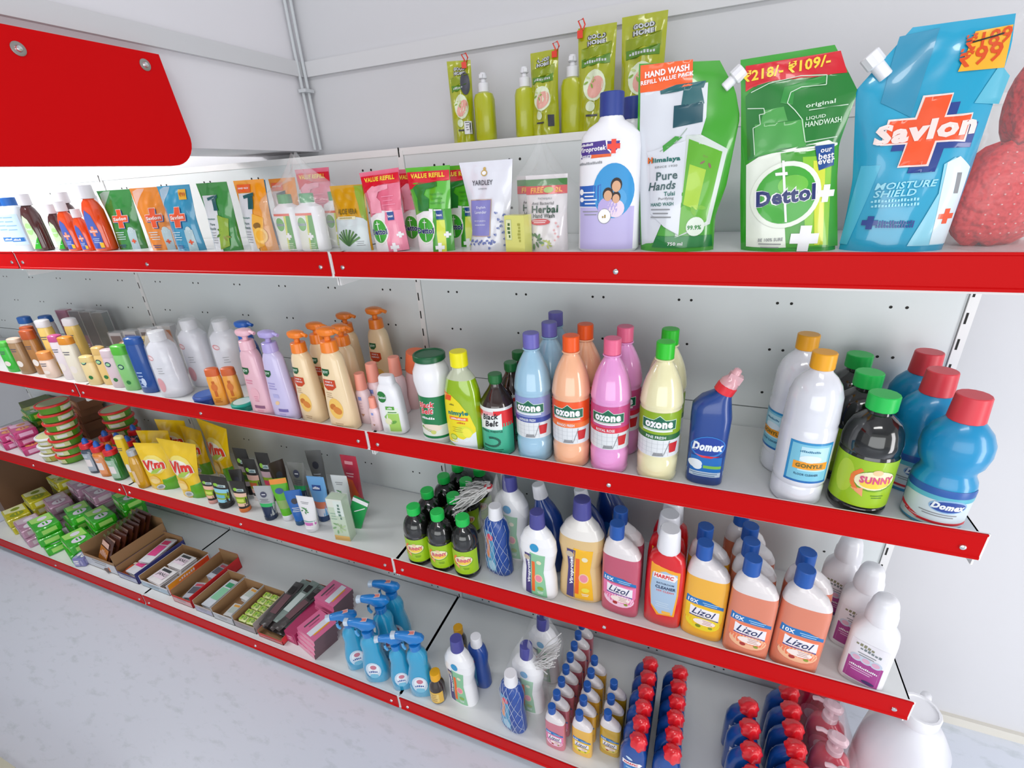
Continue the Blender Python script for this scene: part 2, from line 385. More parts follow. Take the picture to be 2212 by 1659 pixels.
# ================================================================ top shelf, large refills
def leaf_spray(d, u, v, r, mats, n=7):
    for i in range(n):
        a = i * 2.4; q = r * (.3 + .7 * ((i * 37) % 10) / 10); d.ell(u + q * math.cos(a), v + q * math.sin(a), r * .36, r * .15, mats[i % len(mats)], 2 + i % 3, 10, rot=math.degrees(a) + 20)
def savlon_big():
    L = [U(1820, 536), U(1836, 460), U(1849, 390), U(1858, 190), U(1985, 50)]; R = [U(2050, 532), U(2109, 375), U(2172, 197), U(2206, 90), U(2216, 18)]
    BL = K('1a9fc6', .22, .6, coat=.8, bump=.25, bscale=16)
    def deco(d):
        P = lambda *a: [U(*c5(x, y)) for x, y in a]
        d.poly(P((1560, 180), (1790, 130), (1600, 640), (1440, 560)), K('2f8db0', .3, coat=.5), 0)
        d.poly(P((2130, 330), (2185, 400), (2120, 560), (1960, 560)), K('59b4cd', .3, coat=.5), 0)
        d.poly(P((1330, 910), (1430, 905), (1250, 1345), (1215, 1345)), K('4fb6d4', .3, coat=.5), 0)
        nv = K('24408c', .3, coat=.5); w = K('f0dcd6', .3, coat=.5); o = K('ee5423', .3, coat=.5)
        for dx, dy, e, mt, l in ((45, 40, 0, nv, 1), (0, 0, 10, w, 2), (0, 0, 0, o, 3)):
            d.poly(P((1520 + dx - e, 910 + dy + e), (1672 + dx + e, 900 + dy + e), (1835 + dx + e, 512 + dy - e), (1683 + dx - e, 530 + dy - e)), mt, l)
            d.poly(P((1436 + dx - e, 790 + dy + e), (1888 + dx + e, 765 + dy + e), (1942 + dx + e, 622 + dy - e), (1486 + dx - e, 665 + dy - e)), mt, l)
        d.text('Savlon', *U(*c5(1675, 710)), .025, w, 5, .112, 4, .1, .05)
        yl = K('f2b02a', .3, coat=.5); d.poly(P((1872, 385), (2150, 355), (2205, 110), (1990, 150)), yl, 2)
        rd = K('d8501f', .3); d.text('\u20b9189', *U(*c5(2060, 190)), .018, rd, 4, .045, 8, .1); d.line(P((1965, 215), (2150, 160)), .0018, BLK, 5); d.text('\u20b999', *U(*c5(2010, 285)), .022, rd, 4, .044, 8, .1)
        pc = K('9fdcec', .3); d.text('MOISTURE', *U(*c5(1560, 1012)), .009, pc, 4, .07, 2, .2); d.text('SHIELD', *U(*c5(1498, 1058)), .009, pc, 4, .048, 2, .2)
        for i in range(2): d.text('~GERM PROTECTION', *U(*c5(1500, 1095 + i * 26)), .004, pc, 4, .055, 2)
        d.cross(*U(*c5(1363, 1220)), .009, .0035, nv, 4); d.text('~INDIA S TRUSTED', *U(*c5(1500, 1215)), .005, nv, 4, .045, 0); d.text('~HEALTH PARTNER', *U(*c5(1495, 1235)), .005, nv, 4, .045, 0)
        bw = K('dcecf4', .3, coat=.5); d.poly(P((1560, 1345), (1790, 1345), (1935, 930), (1840, 860), (1770, 900), (1740, 1060)), K('8fd2e6', .3, coat=.5), 1)
        d.poly(P((1690, 1340), (1800, 1340), (1940, 915), (1870, 855), (1790, 890)), bw, 2); d.poly(P((1850, 945), (1880, 945), (1858, 1060), (1828, 1060)), GRY, 3)
        d.cross(*U(*c5(1787, 1185)), .010, .0035, o, 3)
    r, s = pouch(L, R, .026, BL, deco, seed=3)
    m = M(); a = U(1880, 175); b = U(1930, 112); dv = (b[0] - a[0], b[1] - a[1]); an = math.degrees(math.atan2(-.7, .75))
    T = Matrix.Translation((a[0] + .014, -.004, a[1] + .012)) @ Matrix.Rotation(math.radians(-42), 4, 'Y')
    m.cyl(.0085, -.01, .012, WHS, 18, T); m.cyl(.0115, .010, .028, WHS, 20, T, rib=.03); m.build('spout_cap', r); return r
X0, U = frame(1930, 530, .045, 1)
put('sav_big', savlon_big, X0, .066, SH[1], 'large blue refill pouch with orange cross and 99 price sticker', 'refill pouch')
def dettol_big():
    L = [U(1602, 538), U(1600, 430), U(1602, 330), U(1602, 200), U(1601, 124)]; R = [U(1811, 538), U(1813, 430), U(1820, 310), U(1860, 195), U(1845, 160), U(1810, 90)]
    G = K('2f9a24', .22, .6, coat=.8, bump=.2, bscale=16); DG = K('1f7a2e', .25, coat=.6)
    def deco(d):
        P = lambda *a: [U(*c5(x, y)) for x, y in a]
        d.poly(P((690, 350), (1225, 262), (1262, 385), (1200, 375), (960, 395), (780, 440), (690, 495)), K('d01024', .3, coat=.5), 1)
        d.text('\u20b9218/- \u20b9109/-', *U(*c5(915, 365)), .0145, K('f2d23c', .3), 4, .108, 5, 0, .03)
        d.poly(P((690, 520), (760, 455), (950, 400), (1270, 385), (1318, 480), (1210, 790), (700, 880)), DG, 0)
        mg = K('4aa24a', .3, coat=.5)
        d.poly(P((740, 680), (1010, 650), (1020, 800), (735, 860)), mg, 1); d.poly(P((790, 600), (900, 580), (920, 660), (770, 680)), mg, 1)
        d.poly(P((880, 560), (905, 470), (1140, 400), (1140, 440), (960, 500), (950, 570)), K('2f8f3c', .3), 1)
        lw = K('cfe6cf', .3); d.line(P((720, 500), (820, 450), (1000, 405), (1145, 400), (1140, 455), (1000, 470), (940, 500), (920, 560), (960, 600), (1000, 650), (1015, 775)), .0011, lw, 3)
        d.line(P((1015, 778), (1200, 745)), .0011, lw, 3); d.line(P((700, 590), (790, 590), (795, 620), (765, 625), (770, 680), (730, 700), (738, 850)), .0011, lw, 3)
        d.text('original', *U(*c5(1105, 565)), .007, lw, 4, .036, 5); d.line(P((1040, 600), (1265, 565)), .0011, lw, 3)
        d.text('LIQUID', *U(*c5(1078, 640)), .005, lw, 4, .024, 5); d.text('HANDWASH', *U(*c5(1120, 665)), .007, lw, 4, .045, 5)
        d.poly(P((692, 905), (760, 860), (905, 820), (1150, 765), (1205, 780), (1195, 1355), (690, 1355)), K('e9efe2', .3, coat=.5), 1)
        d.poly(P((880, 840), (1205, 790), (1205, 1355), (905, 1355)), K('3f9c26', .3, coat=.5), 2); d.poly(P((1000, 860), (1170, 850), (1140, 1345), (1010, 1345)), K('86c62a', .3, coat=.5), 3)
        d.poly(P((1060, 880), (1130, 880), (1110, 1340), (1060, 1340)), K('d3dc3c', .3, coat=.5), 4)
        c = U(*c5(902, 1070)); k = .1494 / 560 * 1.0
        for rr, mt, l in ((.047, K('e9efe2', .3), 5), (.0405, K('3aa62c', .3, coat=.5), 6)): d.ell(c[0], c[1], rr, rr * 1.0, mt, l, 30)
        d.ell(c[0] + .008, c[1] + .014, .02, .014, K('6cc040', .3, coat=.5), 7, 20)
        d.poly(P((886, 880), (900, 880), (910, 1215), (898, 1215)), WH, 8); d.poly(P((848, 948), (915, 942), (917, 958), (850, 964)), WH, 8)
        d.text('Dettol', *U(*c5(903, 1072)), .0245, WH, 8, .082, 7, 0, .09); d.text('Dettol', *U(*c5(903, 1072)), .0225, K('20306c', .3), 9, .078, 7, 0, .04)
        d.poly(P((1070, 800), (1185, 785), (1180, 905), (1090, 935)), K('1c4a8e', .3), 5)
        for tx, y, hh in (('our', 822, .005), ('best', 852, .0085), ('ever', 884, .006)): d.text(tx, *U(*c5(1135, y)), hh, WH, 7, 0, 6)
        d.cross(*U(*c5(1005, 1305)), .019, .0075, WH, 6); d.cross(*U(*c5(1130, 1060)), .012, .0045, WH, 6)
        d.text('BE 100% SURE', *U(*c5(820, 1312)), .005, GRY, 7, .034, 3); lines(d, *U(*c5(820, 1338)), .034, 2, .005, .0015, GRY, 7)
    r, s = pouch(L, R, .024, G, deco, seed=5); return r
X0, U = frame(1706, 530, .045, 1)
put('det_big', dettol_big, X0, .066, SH[1], 'large green refill pouch with round green logo and red price band', 'refill pouch')
def himalaya_big():
    L = [U(1381, 540), U(1378, 480), U(1372, 300), U(1374, 200), U(1376, 132)]; R = [U(1541, 540), U(1545, 470), U(1570, 400), U(1600, 250), U(1590, 190), U(1555, 124)]
    G = K('3fa128', .22, .6, coat=.8, bump=.2, bscale=16)
    def deco(d):
        P = lambda *a: [U(*c5(x, y)) for x, y in a]
        si = K('d9dde4', .28, coat=.6)
        d.poly(P((100, 500), (385, 460), (480, 440), (470, 640), (440, 740), (180, 1330), (110, 1350), (95, 900)), si, 1)
        d.poly(P((100, 345), (395, 310), (392, 460), (255, 485), (98, 500)), K('f2601e', .3, coat=.5), 2)
        d.text('HAND WASH', *U(*c5(248, 378)), .0085, WH, 5, .065, 3, 0, .04); d.text('REFILL VALUE PACK', *U(*c5(248, 418)), .006, WH, 5, .078, 4, 0, .03)
        tl = K('0f5d63', .3, coat=.4); d.poly(P((212, 490), (300, 455), (470, 430), (455, 470), (360, 478), (215, 510)), tl, 3); d.poly(P((345, 470), (440, 460), (460, 560), (330, 575)), tl, 3); d.poly(P((290, 575), (455, 550), (450, 665), (285, 700)), K('1b4f5c', .3), 3)
        d.poly(P((360, 740), (440, 735), (590, 815), (490, 1230), (300, 1300)), K('cfd8d2', .3), 2)
        d.poly(P((375, 760), (560, 830), (470, 1215), (318, 1290)), K('5fae26', .3, coat=.6), 3); d.poly(P((380, 900), (470, 930), (420, 1150), (345, 1120)), K('a8cf3a', .3, coat=.5), 4)
        leaf_spray(d, *U(*c5(400, 1110)), .022, [K('2c7a22', .3), K('4f9a2c', .3), K('7ab83c', .3)]); leaf_spray(d, *U(*c5(490, 880)), .012, [K('8a6a5a', .3), K('6d9a3c', .3)], 5)
        d.poly(P((140, 835), (360, 770), (320, 1285), (240, 1240), (165, 1170), (160, 900)), si, 5)
        d.poly(P((230, 800), (300, 745), (340, 750), (290, 790), (235, 835)), K('3f9a3a', .3), 6); d.line(P((215, 830), (300, 780), (365, 700)), .0012, K('9fb0a2', .3), 6)
        tg = K('1d6b62', .3); d.text('Himalaya', *U(*c5(240, 878)), .0088, tg, 8, .049, 2, 0, .04); d.text('H', *U(*c5(162, 880)), .009, K('e06a2a', .3), 9, 0, 2, 0, .05); d.text('SINCE 1930', *U(*c5(250, 912)), .003, GRY, 8, .035, 2)
        dt = K('4a6466', .3); d.text('Pure', *U(*c5(255, 962)), .0125, dt, 8, .033, 3); d.text('Hands', *U(*c5(228, 1018)), .0125, dt, 8, .043, 3, .2)
        d.text('Tulsi', *U(*c5(270, 1060)), .0065, tg, 8, .017, 2); d.text('Purifying', *U(*c5(252, 1088)), .005, GRY, 8, .024, 2); d.text('HAND WASH', *U(*c5(230, 1118)), .0055, tg, 8, .036, 2); lines(d, *U(*c5(225, 1150)), .033, 3, .006, .0018, GRY, 8)
        d.ell(*U(*c5(410, 1240)), .014, .015, K('dfe9dc', .3), 6); d.text('99.9%', *U(*c5(405, 1245)), .007, K('2f8a3c', .3), 8, .021, 0)
        d.poly(P((200, 1290), (500, 1290), (505, 1355), (170, 1355)), K('147a36', .25, coat=.6), 2); d.text('750 ml', *U(*c5(300, 1333)), .0055, WH, 4, .024, 1)
    r, s = pouch(L, R, .027, G, deco, seed=8)
    m = M(); a = U(1583, 168); T = Matrix.Translation((a[0], -.002, a[1])) @ Matrix.Rotation(math.radians(48), 4, 'Y')
    m.cyl(.007, -.014, .004, WHS, 16, T); m.cyl(.0105, .002, .018, WHS, 20, T, rib=.03); m.build('spout_cap', r); return r
X0, U = frame(1460, 530, .045, 1)
put('him_big', himalaya_big, X0, .068, SH[1], 'large silver and green refill pouch with orange corner, herbs and pump picture', 'refill pouch')
def viroprotek():
    P_ = [(0, .049, .027, 3), (.005, .053, .031, 3), (.03, .0525, .031, 3), (.11, .052, .030, 3), (.165, .051, .028, 3), (.185, .048, .026, 2.8), (.198, .036, .023, 2.5), (.206, .022, .02, 2.2), (.212, .0185, .0185, 2), (.216, .018, .018, 2)]
    c = M(); c.cyl(.0195, .212, .247, K('2a3f8c', .4), 26, rib=.012)
    def deco(d):
        P = lambda *a: [U(*c4(x, y)) for x, y in a]
        lil = K('bdb4e0', .35); d.rect(-.047, .005, .046, .075, lil, 0)
        pu = K('4f3a8e', .35); d.poly(P((1115, 858), (1290, 838), (1330, 945), (1115, 972)), pu, 1); d.poly(P((1190, 940), (1330, 930), (1330, 950), (1190, 965)), K('e8642c', .35), 2)
        d.text('Viroprotek', *U(*c4(1196, 905)), .0095, WH, 4, .047, 3, .15, .03); d.text('Assure', *U(*c4(1150, 950)), .006, WH, 4, .021, 3, .1); d.text('~asianpaints', *U(*c4(1160, 872)), .004, WH, 4, .022, 3)
        d.poly(P((1290, 838), (1400, 832), (1395, 890), (1345, 942), (1300, 900)), WH, 3); d.poly(P((1302, 844), (1390, 840), (1385, 885), (1345, 930), (1308, 892)), pu, 4); d.cross(*U(*c4(1347, 880)), .0105, .0038, K('ee4a3c', .35), 5)
        d.text('~LIQUID HANDWASH', *U(*c4(1185, 998)), .004, GRY, 4, .042, 2)
        bl = K('2a62b8', .35); sk = K('2e93d0', .35)
        d.poly(P((1082, 1160), (1262, 1140), (1262, 1298), (1085, 1300)), bl, 1); c_ = U(*c4(1345, 1190)); d.ell(c_[0], c_[1], .034, .043, sk, 1, 30); d.poly(P((1262, 1140), (1425, 1100), (1415, 1310), (1262, 1298)), sk, 1)
        lines(d, *U(*c4(1180, 1205)), .022, 2, .006, .002, WH, 4); lines(d, *U(*c4(1188, 1255)), .026, 2, .006, .002, WH, 4); d.ell(*U(*c4(1122, 1200)), .004, .005, WH, 4, 10); d.ell(*U(*c4(1124, 1252)), .004, .004, WH, 4, 10)
        sk2 = K('d9a884', .45); hr = K('2c1f1c', .5); lav = K('b8a8dc', .45)
        for x, y, r_, cl in ((1368, 1150, .011, K('4aa0d8', .4)), (1310, 1215, .0105, lav), (1365, 1235, .009, K('e8d4e4', .4))):
            u, v = U(*c4(x, y)); d.ell(u, v - r_ * 1.9, r_ * 1.6, r_ * 1.6, cl, 3 if r_ > .0106 else 5, 16); d.ell(u, v + .001, r_ * .85, r_ * 1.0, hr, 6, 16); d.ell(u, v - .0015, r_ * .66, r_ * .8, sk2, 7, 16)
        d.ell(*U(*c4(1285, 1362)), .0115, .0125, GRY, 5); d.ell(*U(*c4(1285, 1362)), .0105, .0115, WH, 6); d.text('~OK', *U(*c4(1285, 1362)), .006, K('a88a3c', .4), 8)
        lines(d, *U(*c4(1190, 1335)), .03, 2, .005, .0015, GRY, 4)
    return bottle('handwash_bottle', P_, WHS, [('cap', c)], deco, 36)
X0, U = frame(1305, 500, .035, 1)
put('viro', viroprotek, X0 + .002, .066, SH[1], 'tall white bottle with navy cap and family picture on a blue label', 'bottle', 'white navy-capped handwash bottles')
put('viro', viroprotek, X0 + .024, .155, SH[1], 'second white navy-capped bottle mostly hidden behind the front one', 'bottle', 'white navy-capped handwash bottles')
def herbal(sd, dx=0):
    def f():
        def deco(d):
            G = K('3c7a34', .3, coat=.5); rd = K('d0262c', .3, coat=.4)
            d.rect(-.039, .113, .039, .124, G, 1); d.rect(-.039, .099, .039, .113, rd, 1); d.text('FREE', -.016, .106, .0095, K('f0a024', .3), 4, .026, 2, .1, .04); d.text('2L', .024, .106, .008, K('f0a024', .3), 4, .014, 2, .1, .04); d.ell(.006, .106, .009, .005, K('a8c060', .3), 3)
            d.text('PATANJALI', 0, .0915, .004, GRY, 3, .026); d.text('Anti Bacterial', -.004, .084, .005, K('5a5a5a', .4), 3, .042); d.text('Herbal', .0, .074, .0125, K('1f4a34', .3), 3, .05, 0, 0, .03); d.text('Hand Wash', -.001, .063, .0075, K('3a4a44', .3), 3, .042)
            d.ell(-.008, .0525, .020, .0055, rd, 2); lines(d, -.008, .054, .03, 2, .003, .0011, WH, 4)
            leaf_spray(d, -.014, .022, .016, [K('2c5a24', .4), K('3f7a2e', .4)], 8); leaf_spray(d, .006, .014, .010, [K('b8c030', .4), K('9aa82c', .4)], 7)
            for i in range(6): d.cross(.022 + .004 * math.sin(i * 2), .05 - i * .006, .0022, .0006, K('e0a0a0', .4), 3)
        return box_pouch(.079, .131, .020, K('dcd6d8', .25, .6, coat=.7, bump=.2, bscale=20), deco, seed=sd, body='pouch')[0]
    return f
put('herb', herbal(11), .470, .062, SH[1], 'white herbal handwash pouch with green top and red FREE band', 'refill pouch', 'herbal handwash pouches')
put('herb', herbal(11), .432, .118, SH[1], 'herbal handwash pouch half hidden behind the small yellow box', 'refill pouch', 'herbal handwash pouches', rz=3)
def yardley():
    L = [U(1008, 541), U(1012, 500), U(1003, 440), U(983, 352)]; R = [U(1092, 541), U(1092, 480), U(1097, 420), U(1100, 343)]
    def deco(d):
        ye = K('c8a860', .35); d.ell(*U(*c4(447, 1065)), .0065, .0055, ye, 1, 12); d.ell(*U(*c4(447, 1065)), .0045, .0035, WH, 2, 10); d.ell(*U(*c4(447, 1035)), .003, .003, ye, 2, 8)
        d.text('YARDLEY', *U(*c4(438, 1132)), .0085, K('5a5a62', .4), 3, .044); d.text('LONDON', *U(*c4(442, 1174)), .0025, GRY, 3, .018)
        d.poly([U(*c4(x, y)) for x, y in ((360, 1252), (510, 1245), (510, 1500), (370, 1502))], K('c8a890', .35), 2); d.poly([U(*c4(x, y)) for x, y in ((365, 1257), (505, 1250), (505, 1495), (374, 1497))], K('8684c4', .35), 3)
        for tx, y, hh, w in (('English', 1305, .0055, .019), ('Lavender', 1335, .0055, .024), ('MOISTURISING', 1395, .0028, .024), ('HANDWASH', 1422, .0028, .022)): d.text(tx, *U(*c4(438, y)), hh, K('d8d8ee', .35), 5, w)
        for i in range(34):
            a = i * 1.7; u, v = U(*c4(545 + 55 * math.sin(a * 1.3), 1340 + (i % 17) * 15)); d.ell(u, v, .0028, .0016, K('6a78b4' if i % 3 else '9aa4cc', .4), 2, 7, rot=i * 50)
        for i in range(16): u, v = U(*c4(360 + i * 12, 1560 - 30 * abs(math.sin(i)))); d.ell(u, v, .0028, .002, K('6a78b4', .4), 2, 7, rot=i * 50)
    return pouch(L, R, .019, K('e2e3ec', .2, .6, coat=.8, bump=.15, bscale=18), deco, seed=13)[0]
X0, U = frame(1045, 530, .045, 1)
put('yard', yardley, X0, .062, SH[1], 'white lavender handwash pouch with lilac rectangle panel', 'refill pouch')
def soapbox():
    root = empty('soap_box'); m = M(); m.box((-.021, -.013, 0), (.021, .013, .067), K('dcdc7a', .4, coat=.4))
    d = D(m, lambda u, v, o: (u, -.013 - o, v)); d.rect(-.018, .024, -.006, .06, K('c8d49a', .4), 1); d.rect(-.017, .025, -.007, .059, K('e4e8b8', .4), 2); d.text('~SOAP', -.012, .042, .006, K('4a6a34', .4), 4, .028, 90); d.text('~HERBAL', .01, .038, .006, K('a8a848', .4), 4, .034, 90)
    m.build('carton', root, smooth=False); return root
put('soap', soapbox, .423, .032, SH[1], 'small pale yellow upright soap box in front of the herbal pouch', 'soap box', rz=-12)
# ---- small refill pouches along the top shelf
def valuepouch(base, dark, light, accent, sd):
    def f():
        def deco(d):
            rd = K('d8122e', .3, coat=.4); d.poly([(-.046, .150), (.047, .150), (.046, .132), (.02, .136), (-.005, .134), (-.030, .122), (-.045, .118)], rd, 1)
            d.text('VALUE REFILL', 0, .1425, .0085, K('f4d040', .3), 4, .074, 0, 0, .04)
            lt = K(light, .3, coat=.5); dk = K(dark, .3, coat=.5)
            d.poly([(-.034, .122), (-.02, .130), (.02, .130), (.02, .122), (-.005, .118), (-.01, .108), (.0, .1), (-.025, .1), (-.03, .11)], dk, 2)
            d.rect(-.026, .078, .0, .1, dk, 2); d.poly([(-.036, 0), (.036, 0), (.036, .078), (.0, .082), (-.036, .070)], K('f0ecee', .3, coat=.5), 1)
            d.poly([(.002, 0), (.042, 0), (.042, .08), (.008, .082)], lt, 2); d.rect(.014, .0, .030, .06, K(accent, .3, coat=.5), 3)
            d.rect(.01, .078, .026, .08, WH, 4); lines(d, .018, .107, .03, 3, .008, .002, lt, 3)
            d.ell(-.012, .042, .0225, .0265, K('f0f0ea', .3), 4, 24); d.ell(-.012, .042, .0195, .0235, K('3aa62c', .3, coat=.5), 5, 24); d.rect(-.0128, .022, -.0112, .062, WH, 6); d.rect(-.017, .056, -.007, .0575, WH, 6)
            d.text('Dettol', -.012, .041, .0125, WH, 6, .043, 0, 0, .08); d.text('Dettol', -.012, .041, .0115, K('20306c', .3), 7, .041, 0, 0, .04)
            d.rect(.014, .062, .028, .078, K('1c4a8e', .3), 5); d.text('best', .021, .070, .005, WH, 7, .011)
            d.cross(.018, .008, .009, .0035, WH, 5); d.cross(.033, .032, .006, .0024, WH, 5)
        return box_pouch(.083, .158, .018, K(base, .22, .6, coat=.8, bump=.2, bscale=20), deco, top_w=.098, seed=sd)[0]
    return f
PK = valuepouch('e4708c', 'f0a0b4', 'ee8aa6', 'f29ab2', 21); GR = valuepouch('52b428', '1f7a2e', '3f9c26', 'd3dc3c', 22)
put('pk', PK, .122, .060, SH[1], 'pink VALUE REFILL pouch in front, right of the yellow aloe pouch', 'refill pouch', 'pink refill pouches', rz=0, ry=-3)
put('pk', PK, .160, .120, SH[1], 'pink refill pouch peeking out between the front pink and green pouches', 'refill pouch', 'pink refill pouches')
put('pk', PK, -.118, .125, SH[1], 'pink VALUE REFILL pouch inside clear plastic behind white bottles', 'refill pouch', 'pink refill pouches', rz=-4, sc=1.1)
put('gr', GR, .230, .060, SH[1], 'green VALUE REFILL pouch in front, left of the white lavender pouch', 'refill pouch', 'green refill pouches', rz=2)
put('gr', GR, .262, .125, SH[1], 'green refill pouch mostly hidden behind the front green pouch', 'refill pouch', 'green refill pouches')
def aloe():
    def deco(d):
        d.rect(-.042, .0, .042, .062, K('cdd9da', .3, coat=.5), 1); d.ell(0, .062, .042, .010, K('cdd9da', .3, coat=.5), 1); d.text('ALOE VERA', 0, .082, .011, K('6a5a10', .4), 4, .05); d.rect(-.028, .066, .02, .072, K('e4dcb0', .4), 3); d.text('HANDWASH', -.004, .069, .003, K('8a7a30', .4), 5, .03)
        for i in range(9): a = math.radians(30 + i * 15); d.line([(-.004, .012), (-.004 + .034 * math.cos(a), .012 + .034 * math.sin(a))], .0045, K('3f6a3a' if i % 2 else '5c8a4c', .4), 3 + i % 2)
        lines(d, .026, .02, .018, 3, .004, .001, GRY, 3); d.poly([(.02, .132), (.042, .132), (.042, .06), (.034, .07)], K('8aa828', .3, coat=.5), 2)
    return box_pouch(.089, .134, .018, K('cf9a10', .25, .6, coat=.7, bump=.2, bscale=20), deco, seed=31)[0]
put('aloe', aloe, .022, .066, SH[1], 'yellow aloe vera handwash pouch with a spiky plant picture', 'refill pouch')
def sav_small(base, name, sticker, sd):
    def f():
        def deco(d):
            nv = K('24408c', .3); w = K('f0dcd6', .3); o = K('ee5423', .3, coat=.4)
            for dx, e, mt, l in ((.003, 0, nv, 1), (0, .0012, w, 2), (0, 0, o, 3)):
                d.cross(dx, .083 - dx, .024 + e, .008 + e, mt, l, .1)
            d.text('Savlon', 0, .083, .0095, w, 5, .042, 3, .1, .05)
            d.rect(.012, 0, .034, .052, K('b8d0d6', .3, coat=.4), 1); d.ell(.023, .052, .008, .008, K('c8dce0', .3), 1); d.cross(.023, .022, .006, .002, o, 3)
            lines(d, -.012, .046, .03, 4, .006, .0018, K('cfe4ea', .4), 3); lines(d, -.014, .012, .026, 2, .005, .0018, nv, 3)
            if sticker: d.rect(.016, .124, .038, .148, K('e8ac20', .3), 3); d.text('\u20b999', .027, .136, .010, K('c04a18', .3), 5, .017)
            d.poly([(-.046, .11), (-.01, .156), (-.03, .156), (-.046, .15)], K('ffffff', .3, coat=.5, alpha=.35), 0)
        return box_pouch(.094, .158, .017, K(base, .2, .6, coat=.9, bump=.45 if not sticker else .2, bscale=22), deco, top_w=.106, seed=sd, name='refill_pouch')[0]
    return f
put('svg', sav_small('2b8a34', 'g', 0, 41), -.80, .095, SH[1], 'dark green refill pouch in clear wrap with pale red cross', 'refill pouch', rz=14)
put('svo', sav_small('ee8a20', 'o', 0, 42), -.632, .080, SH[1], 'orange refill pouch in crinkled wrap left of the blue one', 'refill pouch', rz=16)
put('svb', sav_small('2a96bf', 'b', 1, 43), -.515, .066, SH[1], 'small blue refill pouch with orange cross and yellow price sticker', 'refill pouch', rz=6)
def him_small(base, light, sd, orange=0):
    def f():
        def deco(d):
            si = K('d4d6da', .25, coat=.6); d.poly([(-.034, .0), (.0, .0), (.006, .13), (-.034, .13)], si, 1); tl = K('14555a', .3)
            d.poly([(-.02, .125), (.012, .131), (.012, .123), (-.018, .118)], tl, 3); d.rect(-.006, .095, .008, .124, tl, 3)
            if orange: d.rect(-.036, .132, .004, .149, K('e8601e', .3, coat=.4), 2); d.text('HAND WASH', -.016, .141, .004, WH, 5, .03)
            d.poly([(-.005, .004), (.02, .012), (.03, .075), (.002, .085)], K(light, .3, coat=.6), 3); d.text('Himalaya', -.018, .076, .005, K('1d6b62', .3), 5, .026); d.text('Pure', -.016, .064, .006, K('4a6466', .3), 5, .016); d.text('Hands', -.018, .054, .006, K('4a6466', .3), 5, .022)
            lines(d, -.018, .044, .024, 5, .006, .0014, GRY, 5)
            if orange: d.ell(.016, .036, .016, .018, K('f2c04a', .3, coat=.5), 6); d.ell(.016, .036, .011, .012, K('f0b028', .3), 7); d.ell(.012, .058, .009, .007, K('8a6428', .3), 5)
            else: leaf_spray(d, .012, .04, .018, [K('7a9a2c', .3), K('4f7a24', .3), K('8a8a3a', .3)])
        return box_pouch(.084, .158, .018, K(base, .2, .6, coat=.9, bump=.5, bscale=22), deco, top_w=.09, seed=sd)[0]
    return f
put('hms', him_small('2f8a34', '8aa82c', 51), -.378, .068, SH[1], 'silver and green herbal pouch in shiny wrap beside the blue pouch', 'refill pouch', rz=8)
put('hmo', him_small('ee9a18', 'f0b038', 52, 1), -.258, .068, SH[1], 'orange and silver lemon handwash pouch with pump picture', 'refill pouch', 'orange lemon handwash pouches', rz=4)
put('hmo', him_small('ee9a18', 'f0b038', 52, 1), -.215, .125, SH[1], 'orange lemon pouch behind the first, beside the bagged bottles', 'refill pouch', 'orange lemon handwash pouches', rz=-4)
put('svc', sav_small('2d88b4', 'b', 0, 44), -.345, .150, SH[1], 'blue refill pouch hidden behind the silver and green herbal pouch', 'refill pouch', rz=0)
def det_pump():
    P_ = [(0, .031, .019, 3), (.004, .034, .022, 3), (.05, .033, .021, 3), (.085, .034, .021, 3), (.096, .030, .020, 2.6), (.101, .018, .016, 2.2), (.104, .0145, .0145, 2)]
    c = M(); c.cyl(.0150, .103, .123, K('149048', .35), 24, rib=.02)
    def deco(d):
        d.rect(-.026, .002, .022, .080, K('e8ecdf', .3), 0); d.rect(-.026, .078, .022, .083, K('e8542c', .3), 1); d.poly([(.002, .002), (.022, .002), (.022, .078), (.01, .078)], K('3f9c26', .3), 1); d.poly([(0, .002), (.004, .002), (.012, .078), (.006, .078)], K('d3dc3c', .3), 2)
        d.ell(-.009, .060, .0145, .0165, WH, 3); d.ell(-.009, .060, .0125, .0145, K('5fb040', .3), 4); d.text('Dettol', -.009, .060, .0075, K('e8eef4', .3), 5, .026, 0, 0, .06); d.text('Dettol', -.009, .060, .007, K('20406c', .3), 6, .025, 0, 0, .02)
        d.cross(.009, .034, .0075, .003, WH, 4); lines(d, .009, .018, .02, 4, .004, .0013, K('cfe4c0', .3), 4)
    return bottle('handwash_bottle', P_, WHS, [('cap', c)], deco)
put('dp', det_pump, -.151, .060, SH[1], 'white handwash bottle with green cap veiled by clear plastic, left of its pair', 'bottle', 'green-capped white handwash bottles')
put('dp', det_pump, -.083, .056, SH[1], 'white handwash bottle with green cap by the strip joint, right of the pair', 'bottle', 'green-capped white handwash bottles')
put('dp', det_pump, -.052, .112, SH[1], 'green-capped white bottle half hidden behind the pair of handwash bottles', 'bottle', 'green-capped white handwash bottles')
def bag(w, h, dpt, sd, a=.14, nm='plastic_bag', peaks=2, hx='ffffff'):
    def f():
        rnd = random.Random(sd); m = M(); R = []; n = 36
        for j in range(13):
            t = j / 12; row = []
            for i in range(n):
                an = 2 * math.pi * i / n; k = (1 - .85 * max(0, (t - .6) / .4) ** 1.3) * (1 + .07 * math.sin(3 * an + t * 6 + sd) + .05 * math.sin(7 * an - t * 9 + sd))
                zt = t * h * (1 + (.16 * math.sin(peaks * an + sd) if t > .6 else 0) * (t - .6) / .4)
                row.append((w / 2 * k * math.cos(an), dpt / 2 * k * math.sin(an), .001 + zt))
            R.append(row)
        m.rings(R, film(hx, a), cap0=False, cap1=False); o = m.build(nm, angle=80); return o
    return f
